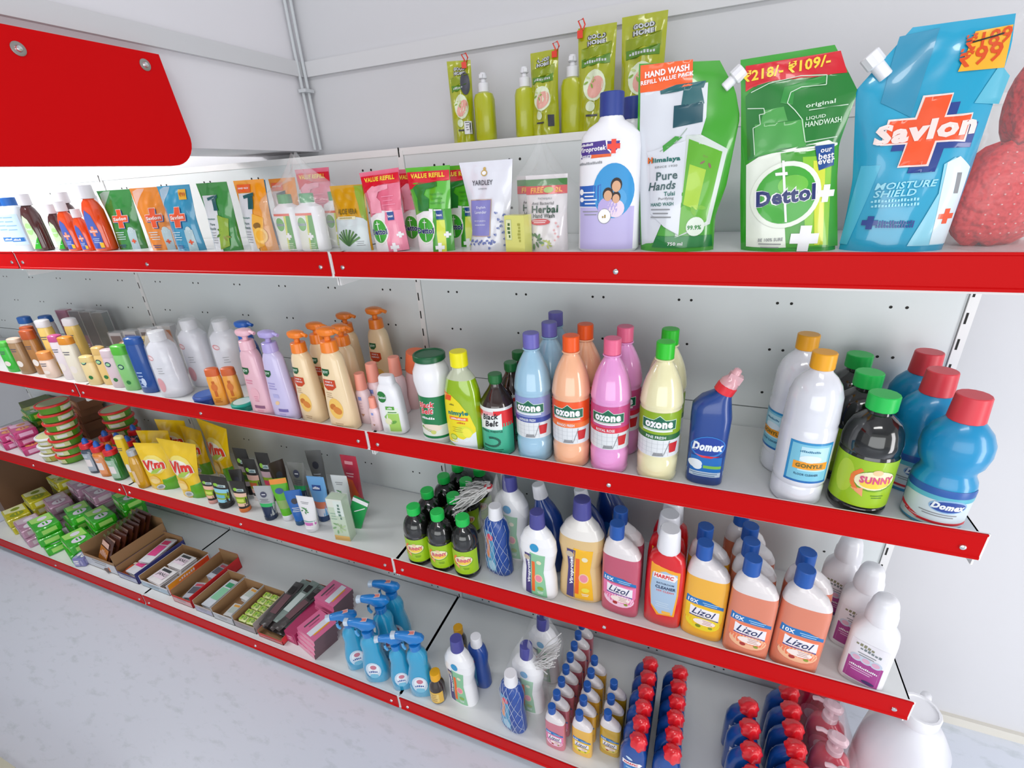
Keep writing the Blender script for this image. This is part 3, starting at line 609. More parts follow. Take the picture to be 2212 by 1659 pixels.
put('bagA', bag(.235, .178, .15, 3, .2), -.128, .092, SH[1], 'crumpled clear plastic bag around the green-capped white bottles', 'plastic bag')
put('bagB', bag(.15, .165, .12, 5, .10), .452, .095, SH[1], 'thin clear plastic wrap standing up around the herbal pouches', 'plastic bag')
# ---- antiseptic bottles at the far left of the top shelf
def antiseptic(body, labels, H_):
    def f():
        k = H_ / .175
        P_ = [(0, .026, .018, 2.5), (.004, .030, .021, 2.5), (.06, .030, .021, 2.5), (.11, .028, .020, 2.4), (.130, .020, .017, 2.2), (.138, .013, .013, 2), (.142, .0125, .0125, 2)]
        P_ = [(z * k, a * k, b * k, n) for z, a, b, n in P_]
        c = M(); c.cyl(.0175 * k, .140 * k, .175 * k, K('e4e2e6', .35), 24, rib=.02)
        def deco(d):
            l1, l2, l3 = labels; pts = [(-.018 * k, .008 * k), (.016 * k, .008 * k), (.018 * k, .05 * k), (.008 * k, .098 * k), (-.006 * k, .112 * k), (-.018 * k, .09 * k)]
            d.poly(pts, K(l1, .35, coat=.3), 1); d.poly([(-.01 * k, .008 * k), (.016 * k, .008 * k), (.018 * k, .045 * k)], K(l2, .35), 2)
            if l3 == 'x': d.cross(0, .055 * k, .013 * k, .0042 * k, K('f0906c', .35), 3); d.text('Savlon', 0, .055 * k, .005 * k, WH, 5, .024 * k); d.rect(.006 * k, .01 * k, .017 * k, .024 * k, K('f0c030', .35), 4)
            else: d.ell(0, .07 * k, .0135 * k, .018 * k, K('a8d88a', .35), 3); d.text('Dettol', 0, .07 * k, .007 * k, K('e8f4f0', .35), 5, .022 * k)
            lines(d, 0, .034 * k, .024 * k, 3, .005 * k, .0015 * k, K('c8d8e8', .4), 4)
        return bottle('antiseptic_bottle', P_, K(body, .12, .6, coat=.7), [('cap', c)], deco)
    return f
BR = antiseptic('4a2423', ('c8e8b8', '2fa828', 'o'), .165); OR = antiseptic('e84a0c', ('4a62b8', '3a52a8', 'x'), .175)
G_ = 'antiseptic bottles at the far end of the top shelf'
put('anb', BR, -1.180, .062, SH[1], 'dark brown antiseptic bottle, white cap, green label, beside the blue-capped bottle', 'bottle', G_, rz=10)
put('anb', BR, -1.165, .155, SH[1], 'dark brown white-capped bottle standing second in the back line', 'bottle', G_, rz=10)
put('anb', BR, -1.065, .175, SH[1], 'brown white-capped bottle behind the small orange bottles', 'bottle', G_, rz=10)
put('anb', BR, -1.070, .066, SH[1], 'shorter dark brown antiseptic bottle left of the small orange ones', 'bottle', G_, rz=10, sc=.80)
put('ano', OR, -.866, .062, SH[1], 'large orange antiseptic bottle with white cap and blue oval label', 'bottle', 'orange antiseptic bottles', rz=12)
put('ano', OR, -1.005, .060, SH[1], 'medium orange antiseptic bottle beside the short brown bottle', 'bottle', 'orange antiseptic bottles', rz=12, sc=.79)
put('ano', OR, -.985, .135, SH[1], 'orange antiseptic bottle hidden behind the smallest orange one', 'bottle', 'orange antiseptic bottles', rz=12, sc=.85)
put('ano', OR, -.937, .056, SH[1], 'smallest orange antiseptic bottle, left of the large orange one', 'bottle', 'orange antiseptic bottles', rz=12, sc=.66)
def bluecap():
    P_ = [(0, .034, .022, 2.6), (.005, .036, .024, 2.6), (.11, .035, .024, 2.6), (.13, .028, .02, 2.3), (.136, .017, .017, 2)]
    def deco(d): d.rect(-.03, .02, .03, .11, K('c4dcee', .35), 1); d.rect(-.026, .03, .026, .042, K('2a72c0', .35), 2); d.text('~SAVLON', 0, .036, .006, WH, 4, .03); lines(d, 0, .10, .04, 4, .012, .003, K('8ab4dc', .4), 3)
    return bottle('bottle', P_, K('d4dae2', .3, coat=.3), [('cap', capm(.019, .134, .158, K('1c62b4', .4)))], deco)
put('blc', bluecap, -1.262, .062, SH[1], 'pale bottle with bright blue cap at the left end of the top shelf', 'bottle', rz=12)
put('blc2', bluecap, -1.34, .075, SH[1], 'pale blue-capped bottle cut off by the left frame edge', 'bottle', rz=12)
# red net scrubbers, right end
def scrubber(sd):
    def f():
        rnd = random.Random(sd); root = empty('scrub_pad'); m = M(); R = []
        for j in range(11):
            a = math.pi * (j + .4) / 11; R.append([(.062 * math.sin(a) ** .7 * (1 + .08 * math.sin(3 * t + sd)) * math.cos(t), .034 * math.sin(a) ** .7 * math.sin(t), .068 * (1 - math.cos(a)) + .004 * math.sin(5 * t)) for t in [2 * math.pi * i / 26 for i in range(26)]])
        m.rings(R, K('d4141e', .5, .4, bump=1, bscale=90)); b = m.build('mesh_pad', root)
        m = M()
        for i in range(9):
            z = .02 + i * .013; w = .056 * math.sin(math.acos(max(-1, min(1, 1 - z / .068)))) ** .7
            for k in range(-3, 4): m.ball((w * k / 4, -.0345 * (1 - (k / 4) ** 2) ** .5 * math.sin(math.acos(max(-1, min(1, 1 - z / .068)))) ** .7, z), .0012, K('e8b4b0', .5), n=4)
        m.build('net_knot', root)['kind'] = 'stuff'; return root
    return f
put('scr', scrubber(2), 1.128, .105, SH[1], 'red mesh scrub pad lowest in the stack beside the big blue pouch', 'scrub pad', 'red mesh scrub pads', rz=12)
put('scr', scrubber(2), 1.170, .185, SH[1], 'red mesh scrub pad behind the lowest one at the shelf end', 'scrub pad', 'red mesh scrub pads', rz=-20)
put('scr', scrubber(2), 1.150, .13, SH[1] + .128, 'upper red mesh scrub pad in clear plastic at the right frame edge', 'scrub pad', 'red mesh scrub pads', rz=40, sc=.85)
put('bagC', bag(.17, .30, .20, 8, .13), 1.145, .14, SH[1], 'clear plastic bag holding the red mesh scrub pads', 'plastic bag')
# ---- freshener packs and bottles on the ledge
def goodhome(w, h, sd, tagx=0, turned=0):
    def f():
        def deco(d):
            wt = K('c8ccd0', .4); dk = K('3a3a40', .4); gr = K('5a8a24', .35)
            d.poly([(-.4 * w, .80 * h), (.4 * w, .84 * h), (.4 * w, .72 * h), (-.4 * w, .68 * h)], K('8a9a14', .3), 0)
            d.text('GOOD', 0, .90 * h, .05 * h, dk, 2, .5 * w, 4, 0, .14); d.text('GOOD', 0, .90 * h, .045 * h, wt, 3, .46 * w, 4, 0, .06)
            d.text('HOME', 0, .845 * h, .05 * h, dk, 2, .5 * w, 4, 0, .14); d.text('HOME', 0, .845 * h, .045 * h, wt, 3, .46 * w, 4, 0, .06)
            d.poly([(-.38 * w, .70 * h), (.38 * w, .73 * h), (.38 * w, .64 * h), (-.38 * w, .62 * h)], gr, 1); d.text('~FRAGRANCE', 0, .672 * h, .03 * h, wt, 3, .6 * w, 3)
            d.ell(0, .44 * h, .30 * w, .15 * h, K('dfe8c8', .4), 1); d.ell(.03 * w, .42 * h, .20 * w, .11 * h, K('e8a89a', .4), 2, rot=-30); leaf_spray(d, -.08 * w, .48 * h, .18 * w, [K('8ab040', .4), K('c8d890', .4)], 5)
            d.ell(-.1 * w, .24 * h, .12 * w, .05 * h, K('dfe8c8', .4), 2); d.rect(-.2 * w, .14 * h, .1 * w, .16 * h, dk, 2); d.rect(.22 * w, .1 * h, .40 * w, .24 * h, K('3c3c48', .5), 2)
            if turned: d.rect(.05 * w, .10 * h, .38 * w, .26 * h, K('e4e4e8', .4), 4); lines(d, .2 * w, .24 * h, .2 * w, 4, .03 * h, .008 * h, dk, 5); d.ell(.22 * w, .72 * h, .2 * w, .14 * h, K('4a4a55', .5), 4)
        r = box_pouch(w, h, .022, K('a8ae08', .28, .6, coat=.6, bump=.5, bscale=26), deco, top_w=w * 1.02, seed=sd, crum=.003, name='freshener_pack', body='pack')[0]
        if tagx:
            m = M(); rd = K('e03c28', .35); x = tagx
            m.tube([(x, -.004, h * .93), (x + .002, -.006, h * 1.0), (x - .004, -.004, h * 1.06), (x + .006, -.004, h * 1.075), (x + .010, -.004, h * 1.02), (x + .006, -.006, h * .97)], .0016, rd); m.box((x - .005, -.009, h * .90), (x + .006, -.005, h * .97), rd); m.build('hanging_loop', r)
        return r
    return f
def ghbottle():
    P_ = [(0, .021, .018, 2.6), (.004, .024, .020, 2.6), (.085, .0235, .020, 2.6), (.096, .020, .018, 2.3), (.1, .012, .012, 2)]
    m = M(); w = K('e6e6ea', .35); m.cyl(.0125, .099, .118, w, 18); m.cyl(.006, .118, .126, w, 12); m.cyl(.0095, .126, .138, w, 14, r1=.007); m.box((-.004, -.012, .127), (.004, 0, .134), w)
    return bottle('spray_bottle', P_, K('b2b80e', .3, coat=.4), [('spray_cap', m)])
LY = YB + .026
put('gh1', goodhome(.054, .168, 61, .012, 1), .179, LY, 1.6235, 'leftmost lime green pack on the top ledge, turned sideways with red loop', 'pack', 'lime green packs on the ledge', rz=20)
put('gh1b', goodhome(.030, .11, 66), .158, LY + .02, 1.6235, 'narrow folded lime pack tucked behind the leftmost lime pack', 'pack', 'lime green packs on the ledge', rz=30)
put('ghb', ghbottle, .236, LY + .002, 1.6235, 'lime spray bottle with white cap standing clear beside leftmost pack', 'bottle', 'lime spray bottles on the ledge')
put('ghb', ghbottle, .336, LY + .004, 1.6235, 'lime spray bottle partly behind the left side of the middle lime pack', 'bottle', 'lime spray bottles on the ledge', rz=30)
put('gh2', goodhome(.064, .160, 62, .026), .385, LY - .002, 1.6235, 'middle lime green pack with folded top and red tag', 'pack', 'lime green packs on the ledge', rz=-6)
put('ghb', ghbottle, .443, LY + .014, 1.6235, 'lime spray bottle between two tall lime packs', 'bottle', 'lime spray bottles on the ledge', sc=1.08)
put('gh3', goodhome(.078, .190, 63, -.034), .498, LY, 1.6235, 'tall lime green pack behind the navy-capped white bottle', 'pack', 'lime green packs on the ledge')
put('gh4', goodhome(.086, .195, 64), .592, LY, 1.6235, 'rightmost lime green pack behind the silver and green pouch', 'pack', 'lime green packs on the ledge')
# ================================================================ second shelf
def ozone(body, capc, lab, band, txt):
    def f():
        P_ = [(0, .032), (.005, .0365), (.012, .037), (.016, .0358), (.021, .037), (.046, .0372), (.050, .0356), (.055, .0365), (.058, .0368), (.149, .0368), (.152, .0362), (.156, .0372), (.160, .0382), (.164, .0377), (.176, .0362), (.190, .0335), (.204, .0295), (.218, .0235), (.229, .0178), (.236, .0140), (.244, .0135)]
        c = M(); c.cyl(.0158, .242, .2715, K(capc, .35), 30, rib=.012); n = M(); n.cyl(.0172, .2385, .2415, K(body, .3), 24)
        def deco(d):
            g_ = d.surf; d.surf = lambda u, v, o: g_(u, .0595 + (v - .058) * 1.117, o)
            w = .052; lb = K(lab, .35, coat=.3); tw = K('e8eef0', .4)
            d.rect(-w, .058, w, .139, K('dfe3e6', .35, coat=.3), 0); d.rect(-w, .099, w, .139, lb, 1); d.rect(-w, .090, w, .100, K(band, .35), 2)
            d.text(txt, -.004, .0948, .0052, tw, 4, .036, 0, 0, .02); lines(d, 0, .105, .06, 1, .004, .003, tw, 3)
            for i in range(7): d.rect(-.04 + i * .010, .060, -.0395 + i * .010, .089, K('b8bec4', .4), 1)
            for i in range(3): d.rect(-w, .066 + i * .008, .02, .0664 + i * .008, K('b8bec4', .4), 1)
            d.line([(.022, .088), (.012, .062)], .0012, GRY, 3); d.poly([(-.008, .059), (.012, .060), (.010, .066), (-.006, .0655)], GRY, 3)
            d.poly([(.022, .066), (.036, .066), (.040, .084), (.020, .084)], K('c81c24', .35), 3)
            g = K('0f6448', .35); wt = K('cfe6d8', .4)
            for e, mt, l in ((.0012, wt, 3), (0, g, 4)): d.poly([(-.031 - e, .110 - e), (.031 + e, .110 - e), (.031 + e, .1255 + e), (-.031 - e, .1255 + e)], mt, l); d.poly([(-.010 - e, .125), (.012 + e, .125), (.001, .1335 + e)], mt, l)
            d.text('ozone', 0, .1175, .0115, WH, 6, .050, 0, 0, .06)
        r = bottle('cleaner_bottle', P_, K(body, .14, .6, coat=.8), [('cap', c), ('neck_ring', n)], deco, 36); return r
    return f
OZ = {'blue': ozone('9cc4dc', '6c68b8', '8a96c8', '3a4a9c', 'LAVENDER FRESH'), 'orange': ozone('f6b890', 'f25a14', 'ee5418', 'f07838', 'MANGO FRESH'), 'pink': ozone('e89ad4', 'e8688e', 'c84a86', 'd82a44', 'ROYAL ROSE'), 'cream': ozone('ece6b8', '2cc42a', '8cae14', '2a6a34', 'PINE FRESH')}
for k, L_ in (('blue', [(1140, 718, 'front pale blue floor cleaner bottle with violet cap'), (1178, 697, 'middle pale blue bottle with violet cap, behind the front one'), (1194, 673, 'rearmost pale blue bottle with violet cap, by the back panel')]),
              ('orange', [(1228, 724, 'front peach floor cleaner bottle with orange cap'), (1259, 700, 'rear peach bottle with orange cap, behind the front one')]),
              ('pink', [(1320, 730, 'front pink floor cleaner bottle with pink cap'), (1347, 706, 'rear pink bottle with pink cap, behind the front one')]),
              ('cream', [(1437, 738, 'front cream floor cleaner bottle with bright green cap'), (1447, 712, 'rear cream bottle with green cap, behind the front one')])):
    for px, py, lb in L_: puth('oz' + k, OZ[k], px, py + 6, 2, .2715, lb, 'bottle', 'one litre floor cleaner bottles', rz=2)
def blackbelt():
    P_ = [(0, .030), (.004, .034), (.012, .0345), (.108, .0345), (.116, .033), (.130, .025), (.142, .0165), (.150, .0125), (.158, .0120)]
    def bm(z): return K('2e1a12', .08, .6, coat=.9)
    c = M(); c.cyl(.0140, .156, .173, K('1f6a34', .35), 26, rib=.02); c.cyl(.0132, .1535, .157, K('1f6a34', .35), 24)
    def deco(d):
        w = .05; d.rect(-w, .004, w, .112, K('e4e8e6', .4, coat=.3), 0); d.rect(-w, .004, w, .078, K('3fae8c', .4, coat=.3), 1); d.rect(-w, .078, .006, .104, K('e6a0a8', .4), 1); d.rect(.006, .070, w, .106, K('e0242c', .4), 1); d.rect(-w, .090, -.02, .104, K('e0242c', .4), 2)
        d.poly([(-.03, .06), (.022, .064), (.022, .10), (-.026, .096)], K('e8ecea', .4), 2)
        d.text('Black', -.002, .093, .0125, BLK, 4, .036, 8, .3, .03); d.text('Belt', .0, .078, .0135, BLK, 4, .030, 8, .3, .03)
        d.text('HERBAL PHENYLE', -.002, .060, .0045, K('14483c', .4), 4, .048); P = [(.0 + .015 * math.cos(a), .036 + .010 * math.sin(a)) for a in [math.radians(t) for t in range(120, -90, -22)]] + [(-.022, .025)]; d.line(P, .005, K('1c5a48', .4), 4); lines(d, 0, .017, .05, 2, .005, .002, K('1c5a48', .4), 4)
    return bottle('phenyl_bottle', P_, K('2e1a12', .08, .6, coat=.9), [('cap', c)], deco, 32)
for px, py, lb in ((1062, 812, 'front brown bottle with green cap and red and green label'), (1098, 786, 'second brown bottle with green cap, behind the front one'), (1117, 760, 'rearmost brown bottle with green cap beside the pale blue bottles')): puth('bb', blackbelt, px, py, 2, .173, lb, 'bottle', 'brown phenyl bottles')
def nimyle():
    P_ = [(0, .036, .022, 2.4), (.005, .040, .025, 2.4), (.06, .042, .026, 2.3), (.11, .041, .026, 2.3), (.14, .038, .025, 2.2), (.165, .031, .022, 2.1), (.178, .022, .018, 2), (.184, .0165, .0165, 2), (.192, .0155, .0155, 2)]
    root = empty('cleaner_bottle'); m = M(); gr = K('93b800', .08, .6, coat=.9); cl = K('d6dcc0', .08, .6, coat=.9, alpha=.75); m.prof(P_[:6], gr, 34, caps=(True, True)); m.prof(P_[5:], cl, 34, caps=(False, True)); m.build('body', root)
    c = M(); c.cyl(.0185, .191, .2225, K('f0e60c', .35), 28, r1=.0180); c.build('cap', root)
    def deco(d):
        ye = K('eedc14', .35, coat=.4); d.poly([(-.034, .02), (.0, .006), (.033, .006), (.033, .06), (.024, .09), (.004, .118), (-.014, .133), (-.036, .138), (-.038, .08)], ye, 1)
        d.poly([(-.01, .02), (.033, .006), (.033, .05)], K('dfe8ec', .35), 2); d.poly([(-.034, .02), (.0, .006), (.033, .006), (.032, .03), (-.01, .034)], K('dfe8ec', .35), 2)
        d.poly([(-.032, .118), (-.016, .120), (-.013, .132), (-.036, .138)], K('e85a24', .35), 2)
        d.text('nimyle', -.002, .092, .0135, K('0f7a74', .35), 4, .048, 3, 0, .05); d.rect(-.024, .076, .020, .084, K('ee7a24', .35), 3); d.text('~LEMONGRASS', -.002, .080, .004, WH, 5, .036); d.text('~CLEAN', .004, .071, .004, K('d04a24', .35), 4, .02)
        d.ell(.008, .05, .02, .014, K('dce23c', .35), 3); d.ell(.015, .048, .010, .012, K('f2e84a', .35), 4, rot=20); d.ell(-.018, .034, .009, .007, K('8ab01c', .35), 3); d.ell(-.018, .034, .0075, .0055, K('c8d860', .35), 4); lines(d, -.006, .058, .025, 3, .005, .0014, K('b4a030', .4), 4); d.text('~ARROW', -.014, .112, .004, K('6a6a2a', .35), 4, .012)
    lm = M(); deco(D(lm, sprof(P_))); lm.build('label', root); return root
puth('nim', nimyle, 981, 762, 2, .2225, 'clear lime green cleaner bottle with yellow cap and yellow label', 'bottle')
def bbpowder():
    P_ = [(0, .031), (.004, .034), (.012, .0345), (.118, .0345), (.124, .036), (.150, .040), (.168, .039), (.182, .033), (.190, .030), (.194, .0295)]
    c = M(); c.prof([(.192, .0325), (.194, .0345), (.204, .0345), (.206, .033), (.2065, .030), (.2045, .029)], K('0c5a34', .35), 32)
    def deco(d):
        w = .05; d.rect(-w, .018, w, .118, K('117a44', .35, coat=.3), 0); d.rect(-w, .018, w, .05, K('e0e6dc', .35), 1); d.rect(-w, .018, w, .024, K('117a44', .35), 2); rd = K('dc2430', .35)
        for tx, v in (('Black', .099), ('Belt', .084)): d.text(tx, -.003, v, .0145, WH, 3, .042 if v > .09 else .034, 6, .3, .09); d.text(tx, -.003, v, .013, rd, 4, .040 if v > .09 else .032, 6, .3, .03)
        d.text('~CLEANSER', -.002, .068, .0058, WH, 4, .034, 0, .15, .03); d.ell(.004, .044, .024, .009, K('e8d8c8', .4), 3); d.poly([(-.026, .042), (.008, .032), (.014, .036), (-.02, .047)], K('6a9a30', .4), 4); d.ell(.008, .034, .006, .005, K('c8d070', .4), 5)
    return bottle('powder_tub', P_, WHS, [('lid', c)], deco, 36)
puth('bbp', bbpowder, 920, 768, 2, .206, 'white powder tub with dark green lid and green label', 'tub')
def dettwhite():
    P_ = [(0, .030, .018, 3), (.004, .034, .021, 3), (.05, .034, .021, 3), (.09, .033, .020, 3), (.120, .030, .019, 3), (.130, .024, .017, 3), (.134, .021, .015, 3)]
    c = M(); c.prof([(.133, .0205, .0145, 3), (.135, .021, .015, 3), (.152, .0195, .0135, 3), (.156, .017, .011, 3)], WHS, 26)
    def deco(d):
        d.poly([(-.008, .006), (.026, .006), (.026, .074), (-.008, .074)], K('e4f0dc', .35), 0); d.ell(-.012, .104, .0135, .015, K('1f7a34', .35, coat=.4), 2); d.text('Dettol', -.012, .103, .0075, K('e8f4f4', .35), 4, .024)
        d.rect(-.004, .010, .026, .06, K('a8d468', .35), 1); d.rect(-.006, .070, .018, .079, K('5aa83c', .35), 2); d.text('~soft', .006, .0745, .005, WH, 4, .014); d.rect(-.002, .062, .022, .0645, K('4a8a3c', .35), 2)
        d.ell(-.004, .038, .010, .009, K('e8e8c0', .4), 3); d.ell(.010, .036, .009, .004, K('6aa848', .4), 3, rot=20); d.poly([(-.014, .05), (-.004, .06), (-.01, .044)], K('8ac060', .4), 3)
    return bottle('bodywash_bottle', P_, WHS, [('cap', c)], deco, 32)
put('dtw', dettwhite, .055, .052, SH[2], 'white bodywash bottle with round green logo and light green label', 'bottle', rz=4, ry=-2)
def baby(H_):
    k = H_ / .142
    def f():
        P_ = [(0, .020, .013, 2.6), (.003, .0225, .015, 2.6), (.04, .019, .014, 2.4), (.07, .0215, .015, 2.4), (.088, .020, .015, 2.3), (.098, .013, .012, 2)]
        P_ = [(z * k, a * k * (1.15 if H_ < .1 else 1), b * k, n) for z, a, b, n in P_]
        def deco(d): d.rect(-.005 * k, .070 * k, .005 * k, .080 * k, K('8a9ad8', .4), 1); lines(d, 0, .060 * k, .010 * k, 3, .008 * k, .002 * k, K('d8b4c4', .4), 1); d.poly([(-.006 * k, .030 * k), (.006 * k, .030 * k), (0, .022 * k)], K('b88a70', .4), 1)
        return bottle('lotion_bottle', P_, K('f0d4d8', .3, coat=.4), [('cap', capm(.0150 * k, .097 * k, H_, K('f7a08c', .35), r1=.0130 * k))], deco)
    return f
put('bab', baby(.142), -.052, .050, SH[2], 'pale pink lotion bottle with peach cap in front of the cream pumps', 'bottle', 'pale pink peach-capped bottles')
put('bab', baby(.142), -.035, .105, SH[2], 'second pale pink bottle with orange cap, behind the front one', 'bottle', 'pale pink peach-capped bottles', sc=1.12)
put('bab', baby(.142), .005, .150, SH[2], 'pink lotion bottle at the back with peach cap showing', 'bottle', 'pale pink peach-capped bottles', sc=1.15)
put('bas', baby(.093), .0, .044, SH[2], 'smallest pale pink bottle with peach cap beside the white bodywash', 'bottle', 'pale pink peach-capped bottles')
def peachtub():
    root = empty('capped_jar'); m = M(); m.prof([(0, .024), (.003, .027), (.10, .027), (.11, .022)], K('eec4c4', .35, coat=.3, alpha=.9), 24); m.build('body', root); capm(.029, .105, .155, K('f0764a', .4)).build('cap', root); return root
put('ptb', peachtub, .018, .195, SH[2], 'pink bottle with a wide orange-red cap standing at the back', 'bottle', sc=1.08, ry=12)
def pump(body, capc, deco, H_=.236, taper=1):
    def f():
        k = H_ / .236
        P_ = [(0, .033, .020, 2.8), (.004, .036, .0225, 2.8), (.06, .0345, .022, 2.8), (.12, .030, .0205, 2.7), (.165, .026, .0185, 2.6), (.176, .0225, .017, 2.4), (.181, .0185, .0165, 2.1), (.184, .017, .016, 2)]
        P_ = [(z * k, a * k, b * k, n) for z, a, b, n in P_]; cm = K(capc, .35, coat=.3)
        c = M(); c.cyl(.0185 * k, .183 * k, .207 * k, cm, 28, r1=.0172 * k); c.cyl(.0065 * k, .206 * k, .222 * k, cm, 14)
        h = M(); h.prof([(.217 * k, .0085 * k, .0085 * k, 2), (.221 * k, .021 * k, .014 * k, 2.2), (.228 * k, .0235 * k, .0155 * k, 2.2), (.233 * k, .0215 * k, .014 * k, 2.2), (.236 * k, .012 * k, .009 * k, 2.2)], cm, 26)
        h.tube([(.010 * k, 0, .228 * k), (.026 * k, 0, .229 * k), (.036 * k, 0, .2255 * k)], .0045 * k, cm, 10)
        return bottle('lotion_pump', P_, K(body, .3, .5, coat=.5), [('pump_collar', c), ('pump_head', h)], deco, 34)
    return f
def joylogo(d, u, v, s=1):
    g = K('1c5a30', .35); d.poly([(u - .011 * s, v + .008 * s), (u + .011 * s, v + .008 * s), (u + .011 * s, v - .001 * s), (u + .004 * s, v - .008 * s), (u - .006 * s, v - .008 * s), (u - .011 * s, v - .003 * s)], g, 2); d.text('JOY', u, v + .0005, .0075 * s, K('cfe4d4', .35), 4, .017 * s, 0, 0, .04)
def dcream(d):
    joylogo(d, -.007, .140); rd = K('c8441c', .35); d.poly([(-.020, .124), (.014, .124), (.015, .108), (.004, .100), (-.010, .099), (-.019, .106)], rd, 1); d.text('HONEY &', -.003, .119, .004, WH, 3, .02); d.text('ALMONDS', -.003, .112, .004, WH, 3, .024)
    lines(d, -.008, .092, .018, 3, .005, .0015, K('b89a78', .4), 1); d.ell(.002, .056, .019, .025, K('f2c464', .4), 1); d.ell(-.005, .060, .009, .007, K('c8742c', .45), 2, rot=30); d.ell(.006, .052, .012, .009, K('d88438', .45), 3, rot=-20); lines(d, .004, .018, .024, 2, .005, .0018, K('b89a78', .4), 1)
def dpink(d):
    joylogo(d, -.008, .130, 1.15); lines(d, -.004, .103, .026, 2, .007, .0035, K('d88aa0', .4), 1); d.ell(.004, .068, .014, .018, K('e8b0bc', .4), 1); lines(d, .006, .060, .014, 3, .006, .002, K('d88aa0', .4), 2); d.rect(-.008, .028, .024, .036, K('8a5a78', .4), 1); lines(d, .008, .020, .022, 2, .005, .002, K('d88aa0', .4), 1)
def dlav(d):
    joylogo(d, -.010, .130, 1.1); lines(d, -.004, .103, .026, 3, .007, .003, K('a49cd0', .4), 1); d.rect(-.008, .066, .010, .076, K('b4b0dc', .4), 1); d.ell(.0, .052, .008, .005, K('e8c49a', .4), 1, rot=30); d.rect(-.002, .028, .026, .036, K('7468a8', .4), 1); lines(d, .008, .020, .022, 2, .005, .002, K('a49cd0', .4), 1)
def nodeco(d): d.rect(-.004, .05, .004, .052, WH, 0)
PC = pump('f2d8ae', 'f2821c', dcream); PP = pump('e8b8c4', 'eebcc8', dpink); PL = pump('ccc4e8', 'b0a4dc', dlav); PB = pump('24509c', '1c5cb4', nodeco)
puth('pp', PP, 517, 712, 2, .236, 'pale pink lotion bottle with pump head on the second shelf', 'pump bottle')
puth('pl', PL, 567, 716, 2, .236, 'lavender lotion bottle with pump head beside the pink one', 'pump bottle')
puth('pb', PB, 512, 692, 2, .240, 'blue pump bottle hidden behind the pink lotion pump', 'pump bottle')
gpc = 'cream lotion bottles with orange pump heads'
for px, py, lb, sc in ((682, 716, 'front cream lotion bottle with orange pump, almond picture low on it', 1.08), (636, 714, 'leftmost cream bottle with orange pump, behind the brown pouch', 1), (677, 696, 'cream bottle with orange pump just behind the front almond one', 1.0), (732, 700, 'cream bottle with orange pump in the middle of the cluster', 1.0), (741, 675, 'rear cream bottle with orange pump, second from the right', 1.0), (806, 664, 'rightmost cream bottle with orange pump close to the back panel', 1.06)):
    puth('pc', PC, px, py, 2, .236, lb, 'pump bottle', gpc, sc=sc, rz=random.uniform(-6, 6))
def domexblue():
    P_ = [(0, .029, .022, 3, 0), (.004, .032, .025, 3, 0), (.10, .033, .026, 3, 0), (.135, .034, .026, 2.8, 0), (.155, .032, .025, 2.6, -.001), (.170, .025, .021, 2.4, .004), (.180, .017, .016, 2.1, .012), (.184, .0145, .0145, 2, .015)]
    c = M(); T = Matrix.Translation((.015, 0, .183)) @ Matrix.Rotation(math.radians(24), 4, 'Y'); c.cyl(.0165, -.003, .013, K('e02c38', .35), 26, T, rib=.02)
    n = M(); n.prof([(.012, .0155), (.02, .015), (.026, .011), (.030, .008), (.044, .0065), (.046, .004)], K('f0b8c0', .2, coat=.6, alpha=.75), 20, T); T2 = T @ Matrix.Translation((.004, 0, .026)); n.box((-.012, -.008, -.004), (.010, .008, .010), K('f2c0c8', .2, coat=.6, alpha=.6), T2)
    def deco(d):
        wt = K('e8eef2', .35); bl = K('1a6ab8', .35); d.rect(-.030, .030, .030, .062, bl, 0); d.ell(.0, .082, .029, .022, K('2f7ac8', .35), 1, rot=10); d.ell(.0, .083, .027, .019, K('1a3f9c', .35), 2, rot=10)
        d.text('Domex', .0, .083, .0175, wt, 4, .052, 2, .25, .06); d.poly([(-.020, .066), (.022, .064), (.008, .060), (-.008, .060)], K('dc2430', .35), 3)
        d.ell(-.018, .046, .012, .009, K('dfe8ee', .35), 2); d.ell(-.014, .040, .008, .006, K('dfe8ee', .35), 2); d.rect(-.004, .038, .026, .044, K('7ab848', .35), 2); d.rect(-.031, .020, .031, .030, K('b8c8d8', .35), 1); lines(d, 0, .026, .05, 2, .004, .0015, K('5a7a9c', .35), 3)
    return bottle('cleaner_bottle', P_, K('173f8a', .28, .5, coat=.4), [('cap', c), ('nozzle', n)], deco, 34)
put('dmx', domexblue, .790, .058, SH[2], 'dark blue toilet cleaner bottle with red collar and clear pink nozzle', 'bottle', sc=1.08)
def gonyle():
    P_ = [(0, .034), (.004, .038), (.010, .040), (.035, .0395), (.040, .038), (.046, .0405), (.052, .041), (.145, .041), (.150, .0395), (.156, .0405), (.20, .0385), (.218, .033), (.230, .025), (.238, .017), (.245, .0145)]
    c = M(); c.cyl(.0175, .243, .270, K('f0a81c', .35), 28, rib=.012)
    def deco(d):
        d.rect(-.030, .052, .038, .128, K('2a8cc4', .35, coat=.3), 0); d.rect(-.026, .056, .034, .124, K('7cc4dc', .35), 1); d.rect(-.012, .075, .03, .12, K('b8e0ec', .35), 2); d.rect(-.020, .078, .032, .092, K('f09c24', .35), 3); d.text('GONYLE', .004, .085, .0075, K('6a6428', .35), 5, .040, 0, 0, .04)
        d.text('~MULTISURFACE', .002, .112, .004, K('3a7a9c', .35), 4, .03); d.text('FLOOR CLEANER', .002, .068, .004, K('1c4a6a', .35), 4, .036); d.rect(-.03, .052, .038, .056, K('1c6ab0', .35), 2); d.ell(.004, .098, .016, .007, K('dcecf4', .35), 3)
    return bottle('cleaner_bottle', P_, K('e0e2ea', .15, .6, coat=.8), [('cap', c)], deco, 36)
